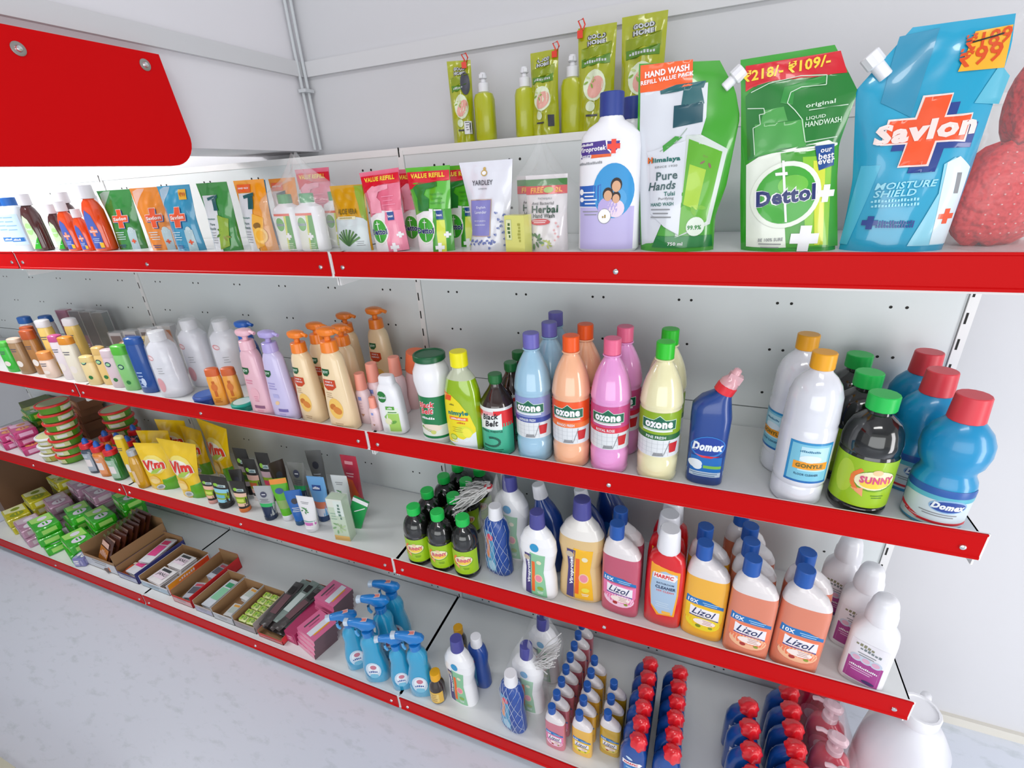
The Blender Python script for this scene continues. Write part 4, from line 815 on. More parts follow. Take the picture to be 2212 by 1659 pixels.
puth('gon', gonyle, 1788, 768, 2, .270, 'front clear white bottle with yellow cap and blue label', 'bottle', 'yellow-capped clear white bottles')
puth('gon', gonyle, 1760, 738, 2, .270, 'rear clear white bottle with yellow cap, behind its twin', 'bottle', 'yellow-capped clear white bottles', rz=-60)
def sunny(H_):
    k = H_ / .204
    def f():
        P_ = [(0, .036), (.004, .039), (.010, .0405), (.015, .0405), (.018, .039), (.021, .0405), (.108, .0405), (.112, .039), (.116, .0408), (.130, .0405), (.147, .037), (.160, .031), (.168, .022), (.173, .0165), (.180, .016)]
        P_ = [(z * k, r * k) for z, r in P_]
        c = M(); c.cyl(.0205 * k, .179 * k, .2045 * k, K('1cc050', .4), 28, rib=.015)
        def deco(d):
            s = k; g = K('9cc414', .35, coat=.3); d.rect(-.06 * s, .022 * s, .06 * s, .107 * s, g, 0); v0 = -.006 * s; d.ell(-.03 * s, .07 * s, .014 * s, .03 * s, K('b4d03c', .35), 1)
            d.ell(.012 * s, .072 * s, .030 * s, .019 * s, K('6a9a1c', .35), 2, rot=6); d.ell(.012 * s, .073 * s, .028 * s, .017 * s, K('f0e8c0', .35), 3, rot=6); d.ell(.014 * s, .068 * s, .022 * s, .009 * s, K('f2d04a', .35), 4, rot=6)
            d.text('SUNNY', .014 * s, .074 * s, .013 * s, K('d4507c', .35), 6, .046 * s, 2, 0, .05); d.ell(.012 * s, .088 * s, .007 * s, .005 * s, K('e8c898', .4), 4)
            d.line([(-.008 * s, .090 * s), (-.018 * s, .078 * s), (-.018 * s, .064 * s), (-.010 * s, .052 * s)], .006 * s, K('ee7a34', .35), 3); d.poly([(-.018 * s, .054 * s), (.0, .042 * s), (-.002 * s, .058 * s)], K('f0a070', .35), 4)
            lines(d, .02 * s, .045 * s, .02 * s, 2, .004 * s, .0014 * s, K('4a7a14', .35), 3)
        return bottle('phenyl_bottle', P_, K('121311', .12, .6, coat=.8), [('cap', c)], deco, 34)
    return f
for px, py, lb in ((1918, 862, 'front large black bottle with green cap and lime label'), (1895, 821, 'second large black bottle with green cap in its line'), (1872, 782, 'rearmost large black bottle with green cap on the second shelf')): puth('sunL', sunny(.204), px, py, 2, .204, lb, 'bottle', 'large black phenyl bottles', rz=-8)
def aqua():
    P_ = [(0, .034, .030, 2), (.005, .039, .034, 2), (.07, .041, .036, 2), (.082, .039, .034, 2), (.092, .034, .031, 2), (.100, .034, .031, 2), (.110, .040, .035, 2), (.128, .0435, .0375, 2), (.146, .0425, .0365, 2), (.162, .036, .032, 2), (.174, .026, .025, 2), (.180, .0195, .0195, 2)]
    P_ = [(z, a * .99, b, 2) for z, a, b, n in P_]
    c = M(); c.cyl(.0225, .178, .218, K('e0404c', .4), 30, r1=.0205, rib=.012)
    def deco(d):
        d.rect(-.055, .008, .055, .074, K('cfdde4', .35, coat=.3), 0); d.rect(-.055, .060, .055, .074, K('2a5ca8', .35), 1); d.poly([(-.055, .05), (.055, .054), (.055, .062), (-.055, .064)], K('5ab4c8', .35), 2)
        d.poly([(-.055, .022), (-.02, .012), (.05, .010), (.05, .016), (-.02, .018), (-.055, .030)], K('dc2c38', .35), 3); d.ell(.012, .046, .024, .012, K('8cb4d8', .35), 3, rot=5); d.ell(.012, .0455, .022, .0095, K('2a4a9c', .35), 4, rot=5)
        d.text('Domex', .012, .046, .0115, K('e8eef2', .35), 6, .042, 0, .25, .06); lines(d, .004, .030, .05, 2, .004, .0016, GRY, 4)
    return bottle('cleaner_bottle', P_, K('1490c4', .3, .5, coat=.4), [('cap', c)], deco, 34)
for px, py, lb in ((2122, 866, 'front aqua blue waisted bottle with red cap at the shelf end'), (2055, 817, 'middle aqua blue waisted bottle with red cap'), (2025, 773, 'rearmost aqua blue waisted bottle with red cap')): puth('aq', aqua, px, py, 2, .218, lb, 'bottle', 'aqua blue waisted cleaner bottles', rz=-16)
# ---- left part of the second shelf
def tubeb(body, capc, H_, W_, dp=None, capk=.22, deco=None, n=2.6, capw=.92):
    def f():
        w = W_ / 2; dd = (dp or W_ * .62) / 2; hc = H_ * (1 - capk)
        P_ = [(0, w * .9, dd * .9, n), (.003, w, dd, n), (hc * .5, w, dd, n), (hc * .92, w * .97, dd * .97, n), (hc, w * .88, dd * .88, n)]
        c = M(); c.prof([(hc, w * capw, dd * capw, n), (hc + .002, w * (capw + .04), dd * (capw + .04), n), (H_ - .003, w * (capw - .02), dd * (capw - .02), n), (H_, w * .7, dd * .7, n)], K(capc, .35, coat=.3), 24)
        def dflt(d): lines(d, 0, hc * .8, w * 1.1, 2, .008, .003, K('5a5a6a', .4), 1); d.ell(0, hc * .35, w * .5, hc * .1, K('f0e8e0', .4), 1)
        return bottle('toiletry_bottle', P_, K(body, .3, .5, coat=.4), [('cap', c)], deco or dflt, 24)
    return f
def dsun(d): d.rect(-.004, .03, .004, .08, K('c8641c', .4), 1); d.ell(0, .060, .009, .012, K('d8742c', .4), 2); lines(d, 0, .022, .02, 3, .005, .002, K('b86418', .4), 1)
def dsh(d): d.ell(-.002, .085, .011, .009, K('1c4a5a', .4), 1); d.ell(-.002, .085, .008, .0055, K('a8d8a0', .4), 2); d.ell(.004, .03, .008, .007, K('2a7a3c', .4), 1)
def dblue(d): lines(d, -.004, .07, .022, 5, .012, .004, K('a8c0e4', .4), 1); d.ell(0, .04, .008, .014, K('c8d8f0', .4), 1)
def djoy(d): joylogo(d, 0, .085, .8); d.rect(-.012, .06, .012, .075, K('c8441c', .35), 1); d.ell(0, .035, .014, .018, K('e8902c', .4), 1)
sn = tubeb('f0a43c', 'd8642c', .118, .042, .026, .2, dsun)
gsn = 'orange sun lotion bottles'
put('sn', sn, -.565, .045, SH[2], 'front orange lotion bottle with brown flip cap beside the blue tin', 'bottle', gsn, rz=25)
put('sn', sn, -.520, .062, SH[2], 'orange lotion bottle touching the front one on its right', 'bottle', gsn, rz=25)
put('snj', tubeb('e89a2c', 'd8642c', .128, .042, .026, .2, djoy), -.520, .130, SH[2], 'orange bottle with brown cap peeking out left of the pink pump', 'bottle', rz=10)
def tin(body, lid, hx, H_=.026, r=.034):
    def f():
        root = empty('cream_tin'); m = M(); m.cyl(r, 0, H_ * .62, K(body, .3, coat=.4), 34); m.build('body', root)
        m = M(); m.cyl(r * 1.03, H_ * .58, H_, K(lid, .3, coat=.4), 34, ch=.003); m.build('lid', root); m = M(); m.cyl(r * .8, H_, H_ + .0006, K(hx, .35), 30, ch=.0003); m.build('lid_print', root); return root
    return f
put('tinb', tin('24408c', '2a4f9c', '3a62b0'), -.628, .045, SH[2], 'round dark blue cream tin at the shelf front', 'tin', sc=1.1)
put('tint', tin('0f8a78', '14a08c', 'c8e4e0', .024, .032), -.480, .040, SH[2], 'round teal cream jar in front of the pink lotion pump', 'jar')
def wrapw():
    P_ = [(0, .040, .030, 2.4), (.005, .044, .034, 2.4), (.12, .043, .034, 2.4), (.165, .040, .031, 2.4), (.178, .028, .024, 2.2), (.183, .02, .02, 2)]
    def deco(d): d.ell(-.02, .135, .012, .008, K('dc6a70', .4), 1, rot=-20); d.ell(-.018, .135, .009, .005, K('f0d8dc', .4), 2, rot=-20); d.ell(-.014, .045, .014, .024, K('e08a94', .4), 1); lines(d, .002, .10, .02, 3, .008, .002, GRY, 1)
    r = bottle('shampoo_bottle', P_, K('e4e4ec', .25, .6, coat=.6), [('cap', capm(.022, .182, .212, WHS))], deco, 30)
    m = M(); m.prof([(.001, .047, .037, 2.4), (.12, .046, .036, 2.4), (.17, .044, .034, 2.3), (.2, .030, .03, 2), (.222, .02, .018, 2)], film(a=.22), 26, caps=(False, False)); m.build('plastic_wrap', r); return r
put('wrw', wrapw, -.790, .062, SH[2], 'front white bottle shrink-wrapped in clear plastic with red marks', 'bottle', 'wrapped white bottles', rz=14)
put('wrw', wrapw, -.760, .155, SH[2], 'wrapped white bottle behind, its cap against the back panel', 'bottle', 'wrapped white bottles', rz=14, sc=1.05)
put('wrw', wrapw, -.680, .185, SH[2], 'third wrapped white bottle at the back right', 'bottle', 'wrapped white bottles', rz=30, sc=1.02)
left2 = [('bl', tubeb('1c4f9c', '1f57a8', .188, .060, .036, .12, dblue), -.905, .055, 'tall blue body lotion bottle right of the light green bottle'),
 ('gn', tubeb('8cd07c', '5cc83c', .156, .056, .034, .2, dsh), -.990, .052, 'light green shampoo bottle with green cap and dark round logo'),
 ('br1', tubeb('7a4a1c', 'a8743c', .15, .034, .03, .15), -1.030, .095, 'slim brown bottle squeezed left of the light green bottle'),
 ('pk1', tubeb('e4ccd4', 'ecd4dc', .135, .052, .032, .2, dsh), -1.065, .055, 'pale pink lotion bottle with round logo between cream and green ones'),
 ('cr1', tubeb('f4d084', 'f2c878', .136, .046, .030, .2, dsh), -1.130, .062, 'taller cream yellow lotion bottle beside the pale pink one'),
 ('cr2', tubeb('f4dca0', 'f6dc94', .105, .050, .030, .2, dsh), -1.185, .045, 'shorter cream yellow lotion bottle at the front near the strip joint'),
 ('cr3', tubeb('f2d9a0', 'f0cf88', .15, .044, .03, .2), -1.02, .15, 'cream lotion bottle standing behind the pale pink one'),
 ('cr4', tubeb('f2d9a0', 'f0cf88', .158, .044, .03, .2), -.97, .17, 'cream lotion bottle behind the light green bottle'),
 ('or1', tubeb('c8683c', '7a4a34', .09, .05, .03, .2), -1.235, .075, 'terracotta bottle with brown cap beside the short cream bottle')]
for k, f, x, y, lb in left2: put(k, f, x, y, SH[2], lb, 'bottle', rz=14)
def blister(body, head, H_=.10, base='d8d4d6'):
    def f():
        root = empty('hanging_box'); m = M(); m.box((-.026, -.012, 0), (.026, .012, H_), K(base, .3, coat=.5)); d = D(m, lambda u, v, o: (u, -.012 - o, v)); d.rect(-.022, .008, .022, H_ * .5, K(body, .4), 1); d.rect(-.022, H_ * .5, .022, H_ * .92, K(head, .4), 1); lines(d, 0, H_ * .3, .03, 2, .008, .003, WH, 3); m.build('carton', root, smooth=False)
        m = M(); m.box((-.028, -.014, 0), (.028, .014, H_ + .004), film(a=.2)); m.build('plastic_wrap', root, smooth=False); return root
    return f
for i, (bd, hd, x, y, z, lb) in enumerate((('c0603c', '6a3c30', -1.255, .20, 0, 'small brown-topped wrapped box at the back of the second shelf'), ('e4e0e4', '6468b0', -1.165, .20, .0, 'small violet-topped wrapped box at the back'), ('b85a34', '5c3a34', -1.085, .21, .0, 'brown wrapped box standing on end at the back'), ('dcd4cc', 'e8842c', -.995, .22, .0, 'wrapped box with orange top at the back'))):
    put('bx%d' % i, blister(bd, hd, .135 + .012 * i), x, y, SH[2] + z, lb, 'box', 'small wrapped boxes at the back', rz=12)
left2b = [('ow', tubeb('f4ecd8', 'f29a28', .165, .054, .034, .16), -1.275, .052, 'cream lotion bottle with orange cap, left of the strip joint'),
 ('wp', tubeb('f0e4e8', 'd85a98', .165, .046, .034, .14), -1.345, .056, 'white bottle with magenta cap beside the orange-capped one'),
 ('yw', tubeb('f4d070', 'f2eef0', .205, .05, .036, .13), -1.365, .125, 'tall yellow bottle with white cap behind the magenta-capped one'),
 ('yw', None, -1.455, .085, 'second tall yellow bottle with white cap further left'),
 ('yo', tubeb('f2d9c8', 'f09a50', .10, .05, .034, .3), -1.44, .045, 'short pinkish bottle with orange cap at the shelf front'),
 ('br', tubeb('b0783c', 'c85c28', .17, .05, .034, .2), -1.53, .062, 'brown bottle with orange-brown cap left of the yellow pair'),
 ('br', None, -1.60, .095, 'brown bottle with orange-brown cap second from the yellow pair'),
 ('brc', tubeb('a8845c', 'e8d0b8', .14, .05, .034, .12), -1.60, .045, 'tan bottle with pale cap at the front of the shelf'),
 ('gr', tubeb('3cc03c', '58c848', .12, .05, .034, .15), -1.69, .045, 'bright green bottle at the left frame edge, second shelf')]
F2 = {}
for k, f, x, y, lb in left2b:
    F2[k] = f or F2[k]; put('l2' + k, F2[k], x, y, SH[2], lb, 'bottle', 'lotion bottles at the far left', rz=14)
for i, (x, y, hx, lb) in enumerate(((-1.70, .14, '2a68b8', 'blue-capped bottle behind the green one at the left edge'), (-1.62, .17, '2f6cc0', 'blue-capped bottle further right of the other, left edge'))):
    put('bc', tubeb('d8d8e0', '2a68b8', .19, .05, .036, .14), x, y, SH[2], lb, 'bottle', 'blue-capped bottles at the far left', rz=14)
for i, (x, bd, hd, lb) in enumerate(((-1.62, 'a83c6a', 'b8507c', 'magenta wrapped box at the far left back'), (-1.53, '8a3a5c', '4a4048', 'dark-topped magenta box at the far left back'), (-1.46, '3a2a2c', '241e20', 'dark brown box at the far left back'), (-1.39, '6a7474', '5a6464', 'grey box rightmost of the dark group at the back'))):
    put('mg%d' % i, blister(bd, hd, .195, hd), x, .235, SH[2], lb, 'box', 'dark boxes at the far left back', rz=10)
def brownpack():
    def deco(d): d.rect(-.012, .085, .004, .093, K('1c6a5a', .4), 1); d.rect(-.016, .066, .012, .080, K('2c2420', .4), 2); d.text('~Choco', -.002, .073, .007, WH, 4, .024, -8); leaf_spray(d, .0, .052, .012, [K('d8a884', .4), K('8a4a28', .4)], 5); lines(d, .0, .03, .02, 3, .006, .002, K('e8a888', .4), 3); d.poly([(.012, .0), (.022, .0), (.022, .1), (.016, .105)], K('ee7a44', .3, coat=.6), 1)
    r = box_pouch(.052, .115, .012, K('a84a28', .25, .6, coat=.7, bump=.4, bscale=24), deco, seed=71, name='face_pack')[0]
    m = M(); m.box((-.014, -.006, .105), (.012, .006, .122), K('5a4038', .4, coat=.4)); m.build('flip_cap', r); return r
put('brp', brownpack, -.232, .050, SH[2], 'brown pouch with dark cap between the lavender and cream pumps', 'pouch', rz=8, sc=1.05)
# ================================================================ third shelf
gs = 'small black phenyl bottles'
for (px, py), lb in zip(((895, 1094), (945, 1107), (1000, 1116), (918, 1062), (972, 1076), (952, 1036), (995, 1046), (983, 1010), (1027, 1017)),
        ('front row, left one of the three small black green-capped bottles', 'front row, middle one of the three small black green-capped bottles', 'front row, right one of the small black bottles, beside the netted bottle',
         'second row, left small black bottle with green cap', 'second row, right small black bottle with green cap', 'third row, left small black bottle with green cap', 'third row, right small black bottle, touching the cotton strands', 'last row, left small black bottle under the red strip', 'last row, right small black bottle under the red strip')):
    puth('sunS', sunny(.170), px, py, 3, .170, lb, 'bottle', gs, rz=-4)
def netb(H_=.2, netted=True):
    def f():
        k = H_ / .2
        P_ = [(0, .034, .022, 2.4), (.005, .038, .025, 2.4), (.05, .036, .025, 2.4), (.09, .031, .023, 2.3), (.13, .035, .024, 2.3), (.155, .028, .022, 2.2), (.166, .018, .018, 2)]
        P_ = [(z * k, a * k, b * k, n) for z, a, b, n in P_]
        def deco(d): d.poly([(-.026 * k, .012 * k), (.010 * k, .012 * k), (.006 * k, .09 * k), (.004 * k, .135 * k), (-.022 * k, .135 * k), (-.020 * k, .09 * k)], K('5aa0c8', .35), 1); d.poly([(-.02 * k, .05 * k), (-.008 * k, .05 * k), (-.008 * k, .12 * k), (-.018 * k, .12 * k)], K('e8986c', .35), 2); d.ell(-.004 * k, .118 * k, .009 * k, .011 * k, K('e85a6a', .35), 3); d.ell(-.004 * k, .028 * k, .012 * k, .016 * k, K('a8d0e4', .35), 3)
        r = bottle('cleaner_bottle', P_, K('1f4a9c', .3, coat=.4), [('cap', capm(.0185 * k, .165 * k, .2 * k, WHS, r1=.016 * k))], deco, 28)
        if netted:
            m = M(); nt = K('c4cfe4', .4); f2 = sprof(P_)
            for i in range(9):
                for sg in (-1, 1):
                    pts = []
                    for j in range(15): v = (.004 + j * .0115) * k; pts.append(f2(((i / 8 - .5) * .11 + sg * j * .004) * k, v, .0018))
                    m.tube(pts, .0005, nt, 4)
            o = m.build('net_sleeve', r); o['kind'] = 'stuff'
        return r
    return f
puth('netb', netb(), 1060, 1090, 3, .20, 'blue bottle in a white net sleeve on the third shelf', 'bottle', rz=-14)
def strands(n, L_, ax, sd):
    def f():
        rnd = random.Random(sd); root = empty('cotton_mop_head'); m = M(); c = K('d4d2d0', .7)
        for i in range(n):
            a = rnd.uniform(-1, 1); b = rnd.uniform(-1, 1); l = L_ * rnd.uniform(.75, 1.05); q = []
            for j in range(7):
                t = j / 6; q.append((-(l * t) * ax[0] + .01 * a * t, (.012 + .03 * t) * b, -(l * t) * ax[1] * (1 + .12 * t) + (.008 + .034 * t) * a + .006 * math.sin(t * 7 + i)))
            m.tube(q, .0015, c, 5)
        o = m.build('cotton_strands', root); o['kind'] = 'stuff'
        m = M(); m.ball((0, 0, 0), .011, K('dcd4d2', .7)); m.ball((0, 0, .006), .0125, K('dc3440', .5), sz=.25, n=8); m.build('knot', root); return root
    return f
p = az(1062, 1045, SH[3] + .232); put('mop1', strands(95, .135, (.80, .50), 5), p.x, p.y - .02, p.z, 'bunch of grey-white cotton strands over the netted blue bottle', 'mop head')
def hourglass(body, liq, labc, H_=.24, capc='4a4a92', lvl=2, sc=1):
    def f():
        P_ = [(0, .042, .024, 2.5), (.005, .046, .027, 2.5), (.05, .044, .027, 2.5), (.09, .039, .025, 2.4), (.135, .046, .027, 2.4), (.160, .044, .026, 2.3), (.180, .034, .023, 2.2), (.192, .023, .019, 2.1), (.200, .0165, .0165, 2), (.204, .016, .016, 2)]
        bm, lm_ = K(body, .3, .5, coat=.4), K(liq, .25, .5, coat=.4)
        r = bottle('cleaner_bottle', P_, (lambda z: lm_ if z < .16 and lvl == 1 else bm), [('cap', capm(.0185, .200, H_, K(capc, .35), r1=.0165))], None, 34)
        m = M(); d = D(m, sprof(P_)); pu = K('4a3f7c', .35)
        d.poly([(-.026, .010), (-.008, .010), (-.010, .085), (-.006, .135), (-.024, .135), (-.022, .085)], pu, 1); d.poly([(-.010, .010), (.030, .010), (.026, .06), (.022, .085), (.028, .138), (-.010, .140)], K(labc, .35), 1)
        d.poly([(-.008, .022), (.0, .022), (.002, .115), (-.006, .115)], K('ee6a24', .35), 2); d.text('Viroprotek', -.014, .082, .0095, WH, 4, .074, 90, 0, .05); d.ell(.010, .066, .010, .012, K('f0c8a0', .35), 3); d.ell(.010, .066, .008, .0095, K('e88a9c', .35), 4)
        d.ell(.012, .115, .006, .006, K('e8e0c0', .35), 3); d.ell(.014, .036, .008, .006, K('8ab048' if labc[0] != 'f' else 'e8dc50', .35), 3); lines(d, .014, .024, .016, 2, .004, .0015, WH, 3); d.ell(-.018, .122, .008, .008, K('c8b8a0', .35), 3)
        if body == 'f0f0f2': d.ell(.002, .156, .011, .011, K('2f96c8', .35), 2)
        m.build('label', r); return r
    return f
WV = hourglass('f0f0f2', 'f0f0f2', '8ac49a')
puth('wv', WV, 1160, 1108, 3, .236, 'white waisted bottle with purple cap and green label on the third shelf', 'bottle', 'white purple-capped cleaner bottles', rz=-6)
puth('wv', WV, 1095, 1036, 3, .236, 'white purple-capped bottle in clear net behind the netted blue one', 'bottle', 'white purple-capped cleaner bottles', rz=-6, sc=1.06)
puth('yv', hourglass('e6e2dc', 'dcbc84', 'f2b824', lvl=1), 1262, 1084, 3, .236, 'large amber-filled waisted bottle with purple cap and yellow label', 'bottle', sc=1.16)
put('bagD', bag(.13, .25, .11, 12, .13), .300, .125, SH[3], 'clear net bag around the white bottle behind the netted blue one', 'net bag')
def bluecurve():
    P_ = [(0, .034, .024, 2.4, 0), (.005, .039, .028, 2.4, 0), (.07, .040, .028, 2.4, 0), (.12, .040, .028, 2.3, 0), (.155, .034, .025, 2.2, -.004), (.178, .024, .020, 2.1, -.010), (.192, .017, .016, 2, -.016), (.20, .015, .015, 2, -.019)]
    m = M(); T = Matrix.Translation((-.019, 0, .199)) @ Matrix.Rotation(math.radians(-12), 4, 'Y'); m.cyl(.0175, -.002, .032, WHS, 24, T, r1=.0145)
    def deco(d): d.ell(.0, .085, .026, .04, K('1f6ab8', .35), 1); d.rect(-.02, .07, .02, .09, K('c8d8ec', .35), 2)
    return bottle('toilet_cleaner_bottle', P_, K('123a86', .2, .6, coat=.6), [('cap', m)], deco, 32)
for px, py, lb in ((1183, 1048, 'left dark blue bottle with white cap behind the white waisted one'), (1276, 1058, 'middle dark blue bottle with white cap behind the amber one'), (1318, 1052, 'rightmost dark blue bottle tucked under the red strip behind the amber one')):
    puth('bcv', bluecurve, px, py, 3, .236, lb, 'bottle', 'dark blue white-capped bottles on the third shelf', rz=-10, sc=1.06)
def lizol(liq, lab, pic, H_=.245):
    def f():
        k = H_ / .245
        P_ = [(0, .038, .019, 3.2, 0), (.004, .0425, .0215, 3.2, 0), (.08, .043, .022, 3.2, 0), (.150, .0425, .0215, 3.2, 0), (.168, .0415, .021, 3, -.0005), (.1685, .0413, .021, 3, -.0005), (.182, .037, .0205, 2.8, -.003), (.194, .029, .019, 2.5, -.008), (.202, .020, .018, 2.2, -.012), (.207, .0155, .0155, 2, -.014), (.212, .0148, .0148, 2, -.014)]
        P_ = [(z * k, a * k, b * k, n, o * k) for z, a, b, n, o in P_]
        lm_ = K(liq, .22, .5, coat=.4, sss=.15); em = K('e2dcdc', .28, .5, coat=.4, sss=.15)
        root = bottle('floor_cleaner_bottle', P_, (lambda z: lm_ if z < .1682 * k else em), [('cap', capm(.0158 * k, .2085 * k, .245 * k, K('1c56a8', .4), ox=-.014 * k, rib=.012))], None, 32)
        m = M(); g_ = sprof(P_); d = D(m, lambda u, v, o: g_(u * 1.1, v * 1.1 - .006 * k, o)); s = k; la = K(lab, .35, coat=.3); wt = WH
        d.poly([(-.032 * s, .058 * s), (-.016 * s, .042 * s), (.026 * s, .042 * s), (.034 * s, .062 * s), (.034 * s, .09 * s), (-.032 * s, .092 * s)], la, 1); d.ell(.001 * s, .050 * s, .031 * s, .020 * s, K(pic, .35), 1)
        d.poly([(-.033 * s, .094 * s), (.034 * s, .090 * s), (.034 * s, .098 * s), (.01 * s, .108 * s), (-.032 * s, .111 * s)], K('1f72b8', .35), 2); d.text('10X', -.020 * s, .101 * s, .0095 * s, wt, 4, .019 * s, -3, 0, .03); lines(d, .012 * s, .1015 * s, .03 * s, 2, .0045 * s, .0018 * s, K('a8cce8', .4), 4)
        d.poly([(-.024 * s, .066 * s), (.028 * s, .062 * s), (.028 * s, .085 * s), (-.024 * s, .089 * s)], K('ece8ee', .35), 3); d.text('Lizol', .001 * s, .0765 * s, .0165 * s, K('1d2a5c', .35), 5, .042 * s, -3, .35, .01); d.poly([(-.024 * s, .064 * s), (.028 * s, .060 * s), (.028 * s, .063 * s), (-.024 * s, .067 * s)], K('3a3a8c', .35), 4)
        d.ell(.004 * s, .052 * s, .020 * s, .008 * s, K('f4e4dc', .35), 3); lines(d, .010 * s, .056 * s, .018 * s, 3, .004 * s, .0012 * s, K('b87a70', .4), 4); d.ell(-.006 * s, .040 * s, .005 * s, .004 * s, K('a8342c' if lab[0] == 'e' else '7a8a24', .4), 4); d.ell(.016 * s, .041 * s, .004 * s, .003 * s, K('8a9a34', .4), 4)
        m.build('label', root); return root
    return f
LZ = {'p': lizol('c0566e', 'e678a8', 'f0c8dc'), 'y': lizol('eeb238', 'f0c41c', 'e8d430'), 'o': lizol('dc8468', 'ee7a50', 'f0b890')}
for k, px, py, lb in (('p', 1345, 1133, 'front pink floor cleaner with blue cap, left of the red bottle'), ('p', 1352, 1104, 'rear pink floor cleaner, its blue cap above the front one'),
        ('y', 1537, 1175, 'front yellow floor cleaner with blue cap, right of the red bottle'), ('y', 1528, 1140, 'rear yellow floor cleaner behind the front yellow one'),
        ('o', 1645, 1210, 'front orange floor cleaner in the line of four'), ('o', 1635, 1176, 'second orange floor cleaner in the line of four'), ('o', 1640, 1145, 'third orange floor cleaner in the line of four'), ('o', 1622, 1120, 'rearmost orange floor cleaner under the red strip'),
        ('o', 1762, 1233, 'front orange floor cleaner of the rightmost pair'), ('o', 1765, 1200, 'rear orange floor cleaner of the rightmost pair')):
    puth('lz' + k, LZ[k], px, py, 3, .245, lb, 'bottle', 'blue-capped floor cleaners on the third shelf', rz=-5)
def harpicred():
    P_ = [(0, .036, .018, 2.8), (.004, .040, .0205, 2.8), (.08, .041, .021, 2.8), (.15, .040, .0205, 2.8), (.175, .038, .0205, 2.6), (.195, .033, .020, 2.4), (.205, .022, .02, 2.1), (.209, .0195, .0195, 2)]
    c = M(); c.prof([(.207, .0225), (.211, .0240), (.250, .0215), (.259, .0205), (.262, .0185)], WHS, 28, rib=.01)
    def deco(d):
        g_ = d.surf; d.surf = lambda u, v, o: g_(u, v + .012, o)
        d.poly([(-.024, .045), (-.010, .022), (.026, .026), (.030, .09), (.030, .152), (-.030, .166), (-.030, .10)], K('f2a428', .35), 1); d.poly([(-.024, .050), (-.006, .027), (.022, .030), (.027, .09), (.025, .146), (.0, .151), (-.026, .14), (-.028, .10)], K('a8c0d8', .35), 2)
        d.poly([(-.024, .128), (.020, .126), (.026, .137), (.018, .146), (-.024, .143)], K('f0e8e8', .35), 3); d.text('HARPIC', -.002, .136, .0105, K('dc2c34', .35), 5, .040, 0, .1, .04)
        d.text('BATHROOM', .002, .116, .005, K('3a4a6a', .35), 4, .036); d.text('CLEANER', .003, .105, .0085, K('3a4a6a', .35), 4, .042, 0, .1, .05); d.text('10X CLEAN', .003, .095, .0055, K('dc5a5a', .35), 4, .036); d.rect(.0, .030, .018, .038, K('f2b848', .35), 3); lines(d, 0, .06, .03, 3, .006, .0015, K('c8d8e4', .4), 3)
    return bottle('bathroom_cleaner_bottle', P_, K('d6101c', .22, .5, coat=.5), [('cap', c)], deco, 32)
for px, py, lb in ((1458, 1143, 'front red bathroom cleaner bottle with white cap'), (1452, 1118, 'second red bathroom cleaner behind the front one'), (1462, 1103, 'rearmost red bathroom cleaner under the red strip')): puth('hr', harpicred, px, py, 3, .262, lb, 'bottle', 'red bathroom cleaner bottles', rz=-3)
def whsq():
    P_ = [(0, .033, .026, 4), (.004, .036, .029, 4), (.12, .036, .029, 4), (.128, .034, .027, 3.6), (.150, .022, .020, 2.6), (.156, .019, .019, 2)]
    c = M(); c.prof([(.154, .0240), (.158, .0248), (.174, .0240), (.178, .0225), (.196, .0200), (.205, .0165), (.2095, .010), (.210, .006)], WHS, 26)
    def deco(d):
        d.rect(-.029, .012, .029, .112, K('eceaf0', .35), 0); d.rect(-.027, .014, .027, .066, K('a8428e', .35), 1); d.text('~Fresh', -.006, .103, .007, K('8a8a6c', .4), 4, .03, -8); d.text('~Fabric', .004, .094, .006, K('7a8688', .4), 4, .034, -8); lines(d, .0, .083, .03, 2, .005, .0018, GRY, 4)
        for u in (-.015, 0, .015): d.ell(u, .070, .0095, .0085, K('c8d4e4', .35), 2); d.ell(u, .070, .006, .0055, K('e0b0c8', .35), 3)
        d.text('~LIQUID DETERGENT', .0, .050, .005, WH, 4, .044); lines(d, -.002, .042, .04, 2, .005, .002, K('e0b8d8', .4), 3); d.ell(.012, .02, .010, .004, K('4a3a6c', .4), 3)
    return bottle('detergent_bottle', P_, WHS, [('cap', c)], deco, 32)
for px, py, lb in ((1925, 1302, 'front white square bottle with dome cap and purple label at shelf end'), (1900, 1247, 'middle white square bottle with dome cap'), (1855, 1188, 'rearmost white square bottle with dome cap by the post')): puth('wsq', whsq, px, py, 3, .210, lb, 'bottle', 'white square detergent bottles', rz=-22)
# ---- face wash tubes
def tube(body, capc, H_, W_, deco, capk=.13, crimp=None):
    def f():
        root = empty('cream_tube'); hc = H_ * capk; w = W_ * .6; m = M(); R = []; seg = 24
        def sec(t): return (lerp(w * .66, w, min(1, t * 1.4)), lerp(w * .60, .0012, t ** .9))
        for i in range(11):
            t = i / 10; a, b = sec(t); R.append([(a * math.copysign(abs(math.cos(q)) ** .9, math.cos(q)), b * math.sin(q), hc + (H_ - hc) * t) for q in [2 * math.pi * j / seg for j in range(seg)]])
        m.rings(R, K(body, .3, .5, coat=.4)); 
        def surf(u, v, off): t = max(0, min(1, (v - hc) / (H_ - hc))); a, b = sec(t); x = max(-.98 * a, min(.98 * a, u)); return (x, -b * math.sqrt(max(0, 1 - (x / a) ** 2)) - off, v)
        deco(D(m, surf), w, H_); m.build('tube', root)
        c = M(); c.cyl(w * .66, 0, hc, K(capc, .35, coat=.3), 24, rib=.01); c.build('cap', root); return root
    return f
